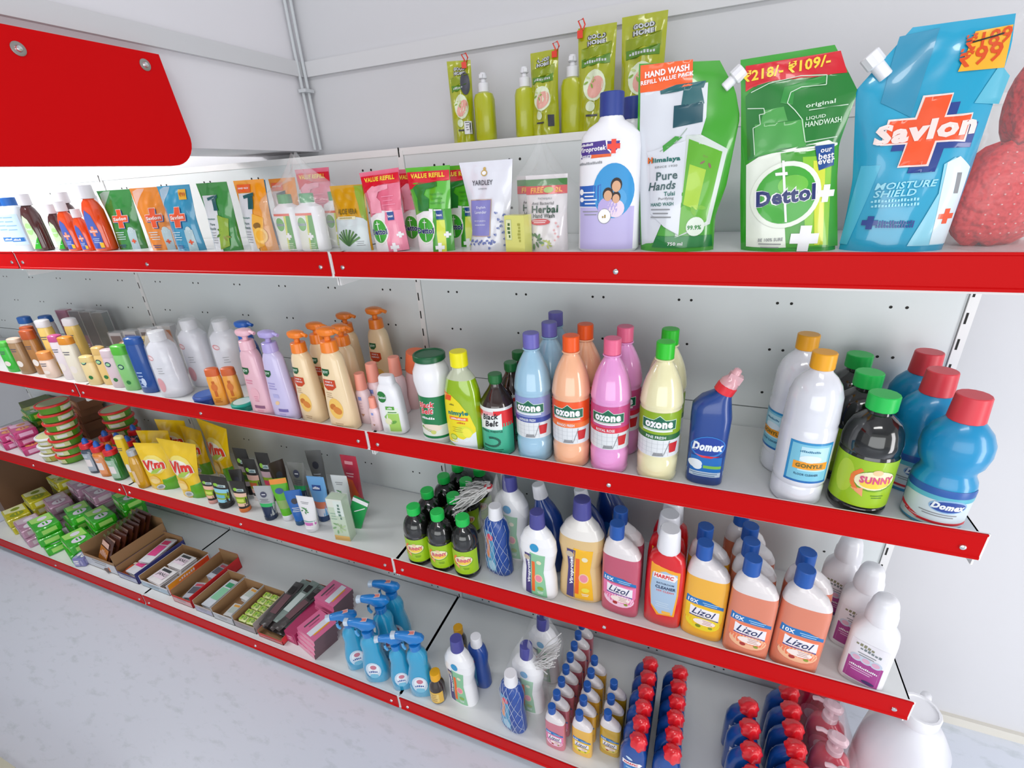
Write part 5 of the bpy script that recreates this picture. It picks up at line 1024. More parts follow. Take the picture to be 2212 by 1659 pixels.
def dgar(tc, mc):
    def g(d, w, h): d.rect(-w, .62 * h, w, h, K('2c2a28', .35), 1); d.ell(-.35 * w, .74 * h, .3 * w, .05 * h, K('8ac43c', .35), 2); d.rect(-.2 * w, .68 * h, .75 * w, .76 * h, K('b8c8c8', .35), 2); d.text('~Face', .25 * w, .72 * h, .05 * h, K('4a6a74', .4), 4, .7 * w); d.rect(-w, .50 * h, w, .62 * h, K(tc, .35), 1); d.rect(-w, .30 * h, w, .50 * h, K('8aa81c', .35), 1); d.rect(-w, .20 * h, w, .30 * h, K(tc, .35), 1); d.rect(-.5 * w, .34 * h, .5 * w, .44 * h, K(mc, .35), 2)
    return g
def dgray(d, w, h): d.ell(0, .76 * h, .36 * w, .085 * h, K('44465c', .35), 1); d.rect(-.2 * w, .75 * h, .2 * w, .77 * h, WH, 2); d.rect(-w, .40 * h, w, .50 * h, K('2fb060', .35), 1); d.rect(-w, 0, w, .40 * h, K('1c2c4c', .35), 1); lines(d, 0, .62 * h, w, 3, .04 * h, .012 * h, K('5a5a60', .4), 2)
def dgreen(d, w, h): d.rect(-w, .88 * h, w, h, K('e89038', .35), 1); d.ell(-.1 * w, .72 * h, .5 * w, .07 * h, K('3a5a8c', .35), 1); d.rect(-.8 * w, .3 * h, .6 * w, .5 * h, K('8aa860', .35), 1)
def dwhite(d, w, h): leaf_spray(d, -.1 * w, .62 * h, .45 * w, [K('2f7a44', .4), K('5a9a5c', .4)], 7); lines(d, 0, .84 * h, w, 2, .04 * h, .015 * h, GRY, 1); d.rect(-w, .20 * h, w, .28 * h, K('c870b4', .35), 1); d.rect(-w, .30 * h, w, .33 * h, K('7aa8a0', .35), 1)
def dblue2(d, w, h): d.rect(-.5 * w, .70 * h, .5 * w, .82 * h, K('2a4a8c', .35), 1); d.text('~Clean', 0, .76 * h, .06 * h, WH, 3, .8 * w); d.rect(-w, .3 * h, w, .45 * h, K('d87a5c', .35), 1); d.rect(-w, 0, w, .3 * h, K('d8d8e4', .35), 1)
def dplain(d, w, h): d.ell(0, .7 * h, .4 * w, .08 * h, K('3a3a44', .4), 1); lines(d, 0, .5 * h, w, 3, .05 * h, .02 * h, K('c8ccd0', .4), 1)
def dred(d, w, h): d.rect(-.5 * w, .84 * h, .5 * w, .9 * h, K('e8a0a8', .4), 1); d.poly([(-w, .1 * h), (w * .9, .1 * h), (w * .2, .55 * h), (-w, .6 * h)], K('e8602c', .35), 1); lines(d, 0, .66 * h, w, 2, .05 * h, .02 * h, K('f0c0c4', .4), 2)
tubes = [('t1', tube('2c2a28', 'e8a8a0', .112, .044, dgar('e8b8a0', 'c8d860')), -.815, .050, 'narrow black-topped tube with pink and green bands beside the yellow pouch', 10),
 ('t2', tube('2c2a28', '1c1c1c', .118, .062, dgar('8ac8dc', '6ab0c8')), -.735, .050, 'wide black-topped tube with light blue and green bands', 5),
 ('t3', tube('2c2a28', 'e87a2c', .118, .046, dgar('e8c0a8', 'c8d860')), -.640, .050, 'black tube with orange and green bands, middle of the front row', 12),
 ('t4', tube('a8aaac', '1c2c4c', .126, .052, dgray), -.512, .048, 'grey tube with navy base and round dark badge in the front row', 18),
 ('t5', tube('5ab01c', 'e8e8ec', .158, .044, dgreen), -.455, .062, 'bright green tube standing right of the grey one', 30),
 ('t6', tube('1f62b0', '14507a', .128, .044, dplain), -.398, .058, 'blue tube leaning between green and white tubes', 30),
 ('t7', tube('e8e6e8', 'f0eef2', .126, .052, dwhite), -.345, .046, 'white tube with green leaves and a lilac band', 8),
 ('t8', tube('6aa4d8', '24406c', .165, .052, dblue2), -.335, .100, 'light blue tube behind the white leafy one', 10),
 ('t9', tube('3a3634', 'e8e0dc', .165, .046, dgar('e8b8a8', 'c8603c')), -.640, .115, 'dark tube with pale bands in the second row', 8),
 ('t10', tube('2a2826', '1c1c1c', .185, .050, dgar('d8c8c8', '4a7a3c')), -.700, .135, 'tall black tube at the back left of the tube group', 6),
 ('t11', tube('2a2826', '1c1c1c', .190, .044, dgar('c8a8b0', 'c83a5c')), -.600, .130, 'tall black tube with red band at the back of the tube group', 8),
 ('t12', tube('3a2c24', '1c1c1c', .175, .040, dplain), -.520, .120, 'dark brown tube seen edge-on behind the green one', 60),
 ('t13', tube('7c7c78', '2a3a34', .175, .054, dgray), -.450, .135, 'grey tube with dark badge in the back row', 10),
 ('t14', tube('6c6c6a', '3a3a3a', .185, .046, dplain), -.430, .200, 'rearmost grey tube against the panel', 20),
 ('t15', tube('c8344c', '24443c', .200, .052, dred), -.270, .190, 'tall red tube at the back right of the group', 4),
 ('t16', tube('d8dcdc', '3f9a5c', .165, .048, dwhite), -.265, .128, 'pale white and green tube in front of the tall red one', 10),
 ('t17', tube('3c3a38', 'e8e8e8', .125, .040, dplain), -.690, .085, 'small dark tube behind the blue and green banded one', 20)]
for k, f, x, y, lb, rz in tubes: put(k, f, x, y, SH[3], lb, 'tube', 'face wash tubes', rz=rz)
def herbbox():
    root = empty('paste_carton'); m = M(); m.box((-.026, -.016, 0), (.026, .016, .155), K('bcd0b4', .35, coat=.4)); d = D(m, lambda u, v, o: (u, -.016 - o, v)); g = K('14684c', .35)
    d.rect(-.026, 0, .026, .018, K('ecb41c', .35), 1); d.rect(-.004, .095, .026, .15, K('d8e4dc', .35), 1); d.text('~FRESH', .010, .112, .010, g, 3, .06, 90, 0, .05); leaf_spray(d, .0, .05, .022, [K('8ab06a', .4), K('5a9a4c', .4), K('a8c88a', .4)], 9); d.rect(-.026, .125, .026, .155, K('dce0d4', .35), 0); lines(d, -.012, .1, .02, 3, .01, .003, K('7aa88a', .4), 2)
    m.build('carton', root, smooth=False); m = M(); m.box((-.027, -.0175, .0), (.027, .0175, .157), film(a=.15)); m.build('plastic_wrap', root, smooth=False); return root
put('herbcarton', herbbox, -.208, .048, SH[3], 'upright green herbal carton with yellow foot at the end of the tubes', 'carton', rz=8)
def grnflap():
    root = empty('green_sachet'); m = M(); m.box((-.026, -.004, 0), (.026, .004, .125), K('1f9c50', .35, coat=.4)); d = D(m, lambda u, v, o: (u, -.004 - o, v)); d.rect(-.026, .110, .026, .125, WH, 1); d.line([(-.01, .07), (.02, .10)], .003, WH, 2); m.build('sachet', root, smooth=False); return root
put('gf', grnflap, -.215, .092, SH[3] + .0, 'green sachet with white edge behind the herbal carton', 'sachet', rz=10, ry=24)
# ---- yellow dishwash pouches and bottles
def vim(w, tw, h, sd):
    def f():
        def deco(d):
            s = h / .21; yl = K('f2de70', .3, coat=.4); wt = K('f0ece0', .3); d.ell(.0, .118 * s, .048 * s, .042 * s, yl, 0); d.ell(-.004 * s, .112 * s, .042 * s, .032 * s, wt, 1)
            d.text('Vim', 0, .118 * s, .046 * s, wt, 4, .098 * s, 5, .1, .09); d.text('Vim', 0, .118 * s, .044 * s, K('dc3428', .3), 5, .092 * s, 5, .1, .05)
            d.poly([(-.022 * s, .078 * s), (.010 * s, .084 * s), (.040 * s, .108 * s), (.01 * s, .104 * s), (-.012 * s, .092 * s)], K('a8c850', .3), 6)
            d.poly([(.01 * s, 0), (w / 2 * .95, 0), (w / 2 * .95, .06 * s), (.02 * s, .05 * s)], K('5aa81c', .3, coat=.4), 1); d.ell(-.014 * s, .048 * s, .024 * s, .020 * s, K('f0c46a', .3), 2); d.ell(-.014 * s, .044 * s, .02 * s, .012 * s, K('f4d890', .3), 3); d.ell(.002 * s, .016 * s, .020 * s, .011 * s, K('ccd0d4', .25, coat=.5), 4, rot=15); d.ell(.002 * s, .016 * s, .012 * s, .006 * s, K('9aa0a8', .25), 5, rot=15)
        return pouch([(-w / 2, 0), (-w / 2 * .93, h * .4), (-tw / 2, h)], [(w / 2, 0), (w / 2 * .92, h * .4), (tw / 2, h * .985)], .022, K('f2c808', .28, .6, coat=.6, bump=.25, bscale=14), deco, seed=sd, name='dishwash_pouch')[0]
    return f
gv = 'yellow dishwash pouches'
put('v1', vim(.118, .185, .225, 81), -.882, .060, SH[3], 'front yellow dishwash pouch with wide flared top, beside the tubes', 'pouch', gv, rz=4)
put('v1', vim(.118, .185, .225, 81), -.90, .18, SH[3], 'yellow dishwash pouch standing behind the front flared one', 'pouch', gv, rz=-8, sc=1.05)
put('v3', vim(.125, .13, .190, 83), -1.055, .060, SH[3], 'yellow dishwash pouch second from right in the front line', 'pouch', gv, rz=16)
put('v3', vim(.125, .13, .190, 83), -1.155, .085, SH[3], 'yellow dishwash pouch third from right, behind the clear bottle', 'pouch', gv, rz=18)
put('v3', vim(.125, .13, .190, 83), -1.135, .170, SH[3], 'yellow dishwash pouch at the back left of the line', 'pouch', gv, rz=12, sc=1.05)
put('v3', vim(.125, .13, .190, 83), -.995, .185, SH[3], 'yellow dishwash pouch at the back beside the tallest one', 'pouch', gv, rz=-4, sc=1.02)
def dishb(body, lab):
    P_ = [(0, .022, .018, 2.4), (.003, .025, .021, 2.4), (.05, .023, .020, 2.4), (.09, .025, .021, 2.4), (.10, .018, .017, 2.1), (.103, .014, .014, 2)]
    def f():
        c = M(); c.cyl(.021, .101, .120, K('dc1c24', .35, coat=.4), 24); t = M(); t.prof([(.119, .011), (.124, .009), (.132, .0085), (.140, .003)], K('1c5cb8', .35), 18)
        def deco(d): d.rect(-.018, .01, .018, .085, K(lab, .35), 1); d.rect(-.014, .03, .012, .06, K('f0e8e8', .35), 2); lines(d, 0, .075, .02, 2, .006, .002, WH, 3)
        return bottle('dishwash_bottle', P_, K(body, .2, .6, coat=.6), [('cap', c), ('nozzle', t)], deco, 24)
    return f
DB = {'g': dishb('3a4a5c', 'a8b4c0'), 'o': dishb('e88420', 'f0a070'), 'v': dishb('1f7a2c', 'a8c8b0')}
for k, x, y, lb in (('g', -1.462, .050, 'dark grey squeeze bottle with red and blue cap, front left of the group'), ('o', -1.385, .048, 'orange squeeze bottle with red and blue cap, front middle'), ('v', -1.305, .046, 'green squeeze bottle with red and blue cap, front right'),
        ('o', -1.452, .115, 'orange squeeze bottle in the second row, left'), ('v', -1.378, .118, 'green squeeze bottle in the second row, middle'), ('g', -1.305, .114, 'dark squeeze bottle in the second row, right'), ('g', -1.385, .185, 'rear squeeze bottle with blue nozzle tip beside the tubs')):
    put('db' + k, DB[k], x, y, SH[3], lb, 'bottle', 'red-capped dishwash squeeze bottles', rz=12, sc=1.08)
put('yb', tubeb('f0c818', 'f0dc8c', .20, .036, .026, .05), -1.215, .050, SH[3], 'slim yellow bottle between the green squeeze bottle and the pouches', 'bottle', 'slim yellow bottles', rz=14)
def clearyel():
    P_ = [(0, .020), (.004, .024), (.10, .024), (.125, .018), (.138, .012)]
    def deco(d): d.rect(-.02, .02, .01, .08, K('e8c8a0', .35), 1)
    return bottle('dishwash_bottle', P_, K('cf9a10', .12, .6, coat=.8), [('cap', capm(.0155, .136, .158, K('c4c8cc', .25, .6, .4), rib=.02))], deco, 24)
put('cyb', clearyel, -1.145, .040, SH[3], 'amber dishwash bottle with silver cap in front of the yellow pouches', 'bottle')
# ---- tubs
def tub(body, lid, top_, sd=0):
    def f():
        root = empty('dishwash_tub'); m = M(); m.prof([(0, .044), (.003, .048), (.030, .052)], K(body, .35, coat=.3), 34); m.build('body', root)
        m = M(); m.prof([(.029, .0545), (.030, .056), (.037, .056), (.0385, .054), (.0385, .050), (.0365, .0495)], K(lid, .35, coat=.3), 34); m.build('lid', root)
        m = M(); m.prof([(.0366, .049), (.0370, .0488)], K(top_, .4), 30); m.build('lid_label', root)
        m = M(); d = D(m, sprof([(0, .045), (.003, .049), (.030, .053)])); d.rect(-.03, .006, .03, .026, K('d8dca0', .4), 0); d.rect(-.02, .010, .012, .022, K('e8e8e8', .4), 1); m.build('label', root); return root
    return f
for i in range(7):
    put('tr', tub('5a9a1c', 'e02c24', 'c8d0a0'), -1.640 - .006 * (6 - i) + .004 * math.sin(i * 2), .080, SH[3] + .0393 * i, ['lowest green tub with red rim in the front stack', 'second tub up in the front red-rimmed stack', 'third tub up in the front red-rimmed stack', 'fourth tub up in the front red-rimmed stack', 'fifth tub up in the front red-rimmed stack', 'second from top in the front red-rimmed stack', 'topmost tub of the front red-rimmed stack, pale lid showing'][i], 'tub', 'red-rimmed green dishwash tubs', rz=20 * i)
for i in range(5):
    put('tr', tub('5a9a1c', 'e02c24', 'c8d0a0'), -1.520, .215, SH[3] + .0393 * i, ['lowest tub of the rear red-rimmed stack', 'second tub up in the rear red-rimmed stack', 'third tub up in the rear red-rimmed stack', 'second from top in the rear red-rimmed stack', 'topmost tub of the rear red-rimmed stack'][i], 'tub', 'red-rimmed green dishwash tubs', rz=15 * i)
for i in range(3):
    put('tw', tub('b8a83c', 'eceef0', 'e0e0a8'), -1.770 + .012 * i, .070, SH[3] + .0393 * i, ['bottom white-rimmed tub beside the red-rimmed stack', 'middle white-rimmed tub beside the red-rimmed stack', 'top white-rimmed tub with pale yellow lid'][i], 'tub', 'white-rimmed tubs', rz=15 * i)
# ---- soap packs, a generic flow pack
def soappack(w, dp, h, col, c2, c3=None):
    def f():
        root = empty('soap_pack'); m = M(); R = []; e = .004; k_ = .86
        for x, q in ((-w / 2, k_), (-w / 2 + e, 1), (w / 2 - e, 1), (w / 2, k_)):
            a, b = dp / 2 * q, h / 2 * q; R.append([(x, y, h / 2 + z) for y, z in ((-a, -b + e), (-a + e, -b), (a - e, -b), (a, -b + e), (a, b - e), (a - e, b), (-a + e, b), (-a, b - e))])
        m.rings(R, K(col, .28, .6, coat=.6, bump=.35, bscale=45)); lt = K(c2, .3); wt = K(c3 or 'f0f0f0', .4)
        d = D(m, lambda u, v, o: (u, -dp / 2 - o, v)); d.poly([(-w * .42, h * .15), (w * .05, h * .15), (w * .18, h * .85), (-w * .42, h * .85)], lt, 1); d.ell(w * .3, h * .5, w * .1, h * .3, lt, 1); lines(d, -w * .12, h * .62, w * .4, 2, h * .25, h * .13, wt, 3)
        d = D(m, lambda u, v, o: (u, v, h + o)); d.poly([(-w * .45, -dp * .42), (-w * .1, -dp * .42), (w * .12, dp * .42), (-w * .45, dp * .42)], lt, 1); d.ell(w * .22, 0, w * .17, dp * .3, wt, 1, rot=14); d.ell(-w * .22, dp * .05, w * .12, dp * .2, wt, 2); lines(d, w * .2, dp * .05, w * .22, 2, dp * .14, dp * .07, K(col, .35), 3)
        d = D(m, lambda u, v, o: (w / 2 + o, u, v)); d.rect(-dp * .3, h * .25, dp * .3, h * .75, lt, 1)
        m.build('wrapper', root, smooth=False); return root
    return f
def row(key, fn, items, cat, group, **k):
    for (x, y, z, rz), lb in items: put(key, fn, x, y, z, lb, cat, group, rz=rz, **k)
PKP = soappack(.125, .075, .034, 'c83c7c', 'f0b8d8', 'e8a060')
row('pkp', PKP, [((-1.97, .070, SH[3], -14), 'pink soap pack at the base of the pile, nearest the tubs'), ((-2.01, .076, SH[3] + .036, -10), 'pink soap pack second in the near pile'), ((-2.0, .078, SH[3] + .072, -14), 'pink soap pack on top of the near pile'), ((-2.13, .070, SH[3], -12), 'pink soap pack at the base of the pile by the frame edge'), ((-2.14, .072, SH[3] + .036, -8), 'pink soap pack on top of the pile by the frame edge'),
    ((-1.93, .168, SH[3], -12), 'pink soap pack at the bottom behind the near pile'), ((-1.92, .168, SH[3] + .036, -8), 'pink soap pack second up behind the near pile'), ((-1.91, .168, SH[3] + .072, -12), 'pink soap pack third up behind the near pile'), ((-1.90, .166, SH[3] + .108, -10), 'highest pink soap pack with white print')], 'soap pack', 'pink soap packs on the third shelf')
row('gnp', soappack(.13, .075, .034, '3fae1c', 'd8e048', 'f0f4e0'), [((-2.07, .17, SH[3] + .0, -10), 'green soap pack low in the left back pile'), ((-2.08, .17, SH[3] + .036, -10), 'green soap pack second in the left back pile'), ((-2.07, .168, SH[3] + .072, -8), 'green soap pack third in the left back pile'), ((-2.06, .17, SH[3] + .108, -12), 'bright green soap pack topmost of the left back pile')], 'soap pack', 'green soap packs on the third shelf')
def carton(w, dp, h, col, col2, nm='carton_box'):
    def f():
        root = empty(nm); m = M(); m.box((-w / 2, -dp / 2, 0), (w / 2, dp / 2, h), K(col, .45)); d = D(m, lambda u, v, o: (u, -dp / 2 - o, v)); d.rect(-w * .4, h * .2, w * .3, h * .8, K(col2, .45), 1); lines(d, -w * .05, h * .6, w * .4, 2, h * .2, h * .06, K('e8e0d0', .5), 2); m.build('carton', root, smooth=False); return root
    return f
put('olv', carton(.13, .08, .10, '5a6a14', '8a9a20'), -2.19, .262, SH[3], 'dark olive green box at the far left of the third shelf', 'box', rz=-8, sc=1.3)
put('brb', carton(.13, .085, .040, '8a5a3c', 'b87a50'), -1.86, .262, SH[3] + .0, 'flat brown box at the bottom of the brown pile', 'box', 'brown boxes behind the pink packs', rz=-6)
put('brb', carton(.13, .085, .040, '8a5a3c', 'b87a50'), -1.85, .262, SH[3] + .0405, 'brown box second up in the brown pile', 'box', 'brown boxes behind the pink packs', rz=-9)
put('brb', carton(.13, .085, .040, '8a5a3c', 'b87a50'), -1.86, .262, SH[3] + .081, 'brown box third up in the brown pile', 'box', 'brown boxes behind the pink packs', rz=-7)
put('brb', carton(.13, .085, .040, '8a5a3c', 'b87a50'), -1.83, .262, SH[3] + .1215, 'brown box fourth up in the brown pile', 'box', 'brown boxes behind the pink packs', rz=-9)
put('brb', carton(.13, .085, .040, '8a5a3c', 'b87a50'), -1.80, .262, SH[3] + .162, 'topmost brown box of the pile behind the tubs', 'box', 'brown boxes behind the pink packs', rz=-12)
# ================================================================ bottom shelf
B4 = SH[4]
def tray(x0, x1, y0, y1, h, out, rim=None, band=None, flap=0):
    def f():
        root = empty('cardboard_tray'); kr = K('9a7650', .7); ot = K(out, .45); t = .0022; m = M(); X0_, X1_, Y0_, Y1_ = 0, x1 - x0, 0, y1 - y0
        m.box((X0_, Y0_, 0), (X1_, Y1_, t), kr)
        for a, b in (((X0_, Y0_, 0), (X0_ + t / 2, Y1_, h)), ((X1_ - t / 2, Y0_, 0), (X1_, Y1_, h)), ((X0_, Y0_, 0), (X1_, Y0_ + t / 2, h * .62)), ((X0_, Y1_ - t / 2, 0), (X1_, Y1_, h * (1 + flap)))): m.box(a, b, ot)
        for a, b in (((X0_ + t / 2, Y0_ + t / 2, 0), (X0_ + t, Y1_ - t / 2, h - .0004)), ((X1_ - t, Y0_ + t / 2, 0), (X1_ - t / 2, Y1_ - t / 2, h - .0004)), ((X0_ + t / 2, Y0_ + t / 2, 0), (X1_ - t / 2, Y0_ + t, h * .62)), ((X0_ + t / 2, Y1_ - t, 0), (X1_ - t / 2, Y1_ - t / 2, h * (1 + flap)))): m.box(a, b, kr)
        if band:
            d = D(m, lambda u, v, o: (X1_ + o, u, v)); d.rect(.006, h * .45, Y1_ - .006, h * .92, K(band[0], .4), 1); d.rect(Y1_ * .62, h * .45, Y1_ - .006, h * .92, K(band[1], .4), 2); d.text('~PREMIUM', Y1_ * .45, h * .68, h * .22, WH, 4, .07)
        d = D(m, lambda u, v, o: (u, -o, v)); d.rect(.004, .004, X1_ - .004, h * .5, K(rim or 'c8ccd4', .45), 1); lines(d, X1_ / 2, h * .4, X1_ * .5, 2, h * .12, h * .05, GRY, 2)
        m.build('tray', root, smooth=False); return root
    return f
TR = [('trA', (-1.640, -1.425, -.058, .165), .105, '9a7650', None, None, .25, 'large brown cardboard tray with high back holding dark chocolate-brown packs'),
 ('trB', (-1.418, -1.292, -.062, .150), .055, '3c3c7c', 'b4b8cc', None, .3, 'purple-edged cardboard tray with pink and white sachets'),
 ('trC', (-1.272, -1.105, -.060, .128), .052, 'd8dce4', 'a8bccc', ('eca41c', 'e8541c'), .1, 'white cardboard tray with orange side band holding printed sachets'),
 ('trD', (-1.062, -.952, -.072, .150), .056, 'c81c20', 'c8a0a4', None, .3, 'red-edged cardboard tray half empty with grey sachets'),
 ('trE', (-.934, -.838, -.074, .083), .052, 'b8b4b4', 'a8a8c0', None, .1, 'plain cardboard tray with green and white sachet strips, left of three'),
 ('trF', (-.832, -.727, -.076, .074), .052, 'c4c8cc', 'b8bcc0', None, .1, 'plain cardboard tray with few white sachets, middle of three'),
 ('trG', (-.722, -.618, -.076, .072), .052, 'a8a09c', '9a9298', None, .1, 'plain cardboard tray of small lime soap cubes, right of three')]
for k, (a, b, c_, d_), h, o, rim, band, fl, lb in TR: put(k, tray(a, b, c_, d_, h, o, rim, band, fl), a, c_, B4, lb, 'tray')
def sachet(w, l, c1, c2, c3='4a4a5a', t=.004, txt=None, up=False):
    def f():
        root = empty('sachet'); m = M(); R = []
        for i in range(7):
            s = -1 + 2 * i / 6; k = t * (1 - s ** 4) * .5 + .0004; R.append([(w / 2 * q, l / 2 * s, (k * (1 - q ** 4) + .0003) * sg + t / 2) for q, sg in [(-1, 1), (-.5, 1), (0, 1), (.5, 1), (1, 1), (1, -1), (.5, -1), (0, -1), (-.5, -1), (-1, -1)]])
        m.rings(R, K(c1, .28, .6, coat=.6, bump=.3, bscale=40)); e = D(m, lambda u, v, o: (u, v, t + .0006 + o)); e.rect(-w * .36, -l * .25, w * .36, l * .18, K(c2, .3), 1); e.rect(-w * .3, l * .22, w * .3, l * .38, K(c3, .35), 2)
        if txt: e.text(txt, 0, l * .0, w * .22, K(c3, .35), 3, w * .62)
        m.build('wrapper', root); return root
    return f
def stack(key, fn, x, y, z, n, dz, lb, group, rz=0, dy=0, dx=0, rx=0, cat='sachet'):
    for i in range(n):
        nm = ['bottom', 'second', 'third', 'fourth', 'fifth', 'sixth', 'seventh', 'eighth', 'ninth', 'tenth'][i] if i < n - 1 else 'topmost'
        put(key, fn, x + dx * i + .0015 * math.sin(i * 3), y + dy * i, z + dz * i, nm + ' ' + lb, cat, group, rz=rz + 3 * math.sin(i * 5), rx=rx)
# dark brown packs in the large tray
for i in range(9):
    put('choc', sachet(.12, .13, '4a2418', 'b8702c', 'd8b0a0', .012, '~Choco'), -1.535 + .006 * (i % 3), -.020 + .019 * i, B4 + .062 + .004 * i, ['front', 'second', 'third', 'fourth', 'fifth', 'sixth', 'seventh', 'eighth', 'rearmost'][i] + ' dark brown pack leaning in the large cardboard tray', 'pack', 'brown packs in the large tray', rx=62, rz=-12 + 4 * (i % 3))
put('rband', soappack(.06, .04, .03, '9a3c24', 'd87a40'), -1.470, -.030, B4 + .003, 'small russet pack at the front of the large tray', 'pack', rz=30)
stack('pks', sachet(.060, .14, 'e0e0e6', 'e04a8c', 'd83a6c', .006), -1.350, .020, B4 + .003, 5, .0068, 'pink and white sachet strip in the purple tray', 'sachets in the purple tray', rz=-4)
stack('pks', sachet(.060, .14, 'e0e0e6', 'e04a8c', 'd83a6c', .006), -1.345, .070, B4 + .040, 2, .0068, 'pink sachet strip lying at the back of the purple tray', 'sachets in the purple tray', rz=12)
stack('red', sachet(.045, .07, '8a3a20', 'c85a34', 'e0d0c0', .006), -1.392, -.020, B4 + .003, 3, .0068, 'red-brown sachet in the left front of the purple tray', 'sachets in the purple tray', rz=10)
stack('jan', sachet(.085, .072, 'e8e4e4', 'ecd8e4', '3c3c40', .008, 'JANU'), -1.190, -.020, B4 + .003, 5, .0088, 'cream sachet with dark capitals at the front of the white tray', 'sachets in the white tray', rz=-6)
stack('jan', sachet(.085, .072, 'e8e4e4', 'ecd8e4', '3c3c40', .008, 'JANU'), -1.185, .062, B4 + .003, 5, .0088, 'cream sachet with dark capitals at the back of the white tray', 'sachets in the white tray', rz=-4)
stack('grs', sachet(.055, .075, 'b8bcc8', '5a5a64', 'b84a5c', .006), -1.000, -.020, B4 + .003, 4, .0066, 'grey sachet at the front of the red tray', 'sachets in the red tray', rz=10)
stack('grs', sachet(.055, .075, 'b8bcc8', '5a5a64', 'b84a5c', .006), -.990, .080, B4 + .003, 5, .0066, 'grey sachet at the back of the red tray', 'sachets in the red tray', rz=-6)
stack('gws', sachet(.060, .13, 'd4dce4', '8ac8a4', '3a9a6c', .005), -.885, .004, B4 + .003, 4, .006, 'white sachet strip with green print', 'sachets in the left plain tray', rz=-4)
stack('wws', sachet(.055, .055, 'd8dcdc', 'b8c4bc', 'd8a048', .005), -.770, -.035, B4 + .003, 3, .0058, 'white sachet near the front of the middle plain tray', 'sachets in the middle plain tray', rz=5)
stack('wws', sachet(.055, .055, 'd8dcdc', 'b8c4bc', 'd8a048', .005), -.768, .038, B4 + .003, 4, .0058, 'white sachet near the back of the middle plain tray', 'sachets in the middle plain tray', rz=-8)
i = 0
for r_ in range(5):
    for c_ in range(2):
        put('cube', soappack(.034, .024, .034, 'd0d890', 'a8c84c', '6a9a3c'), -.688 + .038 * c_, -.058 + .027 * r_, B4 + .003, '%s small lime soap cube, %s row from the front' % (('left', 'right')[c_], ('first', 'second', 'third', 'fourth', 'fifth')[r_]), 'soap', 'lime soap cubes in the right plain tray', rz=4 * math.sin(i)); i += 1
# dark foil sachets
for i in range(15):
    c_ = i % 3; r_ = i // 3
    put('foil%d' % (i % 2), sachet(.040, .185, ('3a3434', '7a8a84')[i % 2], ('6a4a50', 'b8c4c0')[i % 2], '242020', .008), -.578 + .036 * c_ + .006 * math.sin(i * 2), .040 + .012 * math.sin(i * 3), B4 + .012 + .010 * r_, '%s dark foil sachet strip, %s layer from the bottom' % (('left', 'middle', 'right')[c_], ('first', 'second', 'third', 'fourth', 'fifth')[r_]), 'sachet', 'dark foil sachets', rx=5, rz=-6 + 7 * math.sin(i * 1.7))
put('foilbox', tray(-.592, -.478, -.078, .160, .030, 'd0343a', 'c86a6c', None, .2), -.602, -.078, B4, 'low red tray under the dark foil sachets', 'tray')
# pink wrapped bars
def pinkbar():
    root = empty('sanitary_pack'); m = M(); m.box((-.05, -.045, 0), (.05, .045, .020), K('d86a94', .3, coat=.5)); d = D(m, lambda u, v, o: (u, v, .020 + o)); d.rect(.0, -.04, .024, .04, K('dfe0e8', .3), 1); d.rect(.024, -.03, .030, .03, K('eca424', .3), 2); d.rect(-.032, -.03, -.026, .03, K('5a4a54', .3), 2); d.rect(-.018, -.02, -.014, .02, K('a84a70', .3), 2)
    d = D(m, lambda u, v, o: (.05 + o, u, v)); d.rect(-.045, 0, .045, .020, K('6a5058', .35), 1); m.build('wrapper', root, smooth=False); return root
for i in range(4): put('pinkbar', pinkbar, -.378 + .004 * i, -.028 + .002 * i, B4 + .001 + .0215 * i, ['bottom', 'second', 'third', 'top'][i] + ' pink pack with white stripe in the front pile beside the blue sprays', 'pack', 'pink striped packs', rz=-14)
for i in range(5): put('pinkbar', pinkbar, -.400 + .003 * i, .085 + .002 * i, B4 + .001 + .0215 * i, ['bottom', 'second', 'third', 'fourth', 'top'][i] + ' pink pack with white stripe in the rear pile', 'pack', 'pink striped packs', rz=-8)
put('mgb', carton(.05, .16, .05, 'a82c5c', 'c84a7c'), -.460, .02, B4, 'magenta box between foil sachets and pink packs', 'box', rz=-4)
# left: soap piles
row('gnb', soappack(.14, .085, .042, '2fb018', 'a8e070', 'e8e0f0'), [((-1.760, -.022, B4, -16), 'green soap pack at the shelf front beside the large tray'), ((-1.755, -.015, B4 + .043, -12), 'green soap pack on top of the front one by the large tray'),
    ((-1.93, -.035, B4, -14), 'green soap pack, bottom of the left front pile'), ((-1.95, -.030, B4 + .043, -18), 'green soap pack, second in the left front pile'), ((-1.96, -.025, B4 + .086, -12), 'green soap pack, top of the left front pile'),
    ((-1.93, .075, B4, -14), 'green soap pack, bottom of the middle pile'), ((-1.92, .080, B4 + .043, -12), 'green soap pack, second in the middle pile'), ((-1.90, .085, B4 + .086, -16), 'pale-topped green soap pack, top of the middle pile'),
    ((-1.76, .090, B4, -12), 'green soap pack, bottom of the pile behind the brown tray'), ((-1.76, .090, B4 + .043, -14), 'green soap pack, second in the pile behind the brown tray'), ((-1.76, .095, B4 + .086, -12), 'green soap pack, third in the pile behind the brown tray'),
    ((-1.72, .20, B4, -12), 'dark green soap pack, lowest at the back near the panel'), ((-1.72, .20, B4 + .043, -12), 'green soap pack, second at the back near the panel'), ((-1.71, .20, B4 + .086, -14), 'green soap pack, third at the back near the panel'), ((-1.70, .20, B4 + .129, -12), 'green soap pack, highest at the back near the panel')], 'soap pack', 'green soap packs on the bottom shelf')
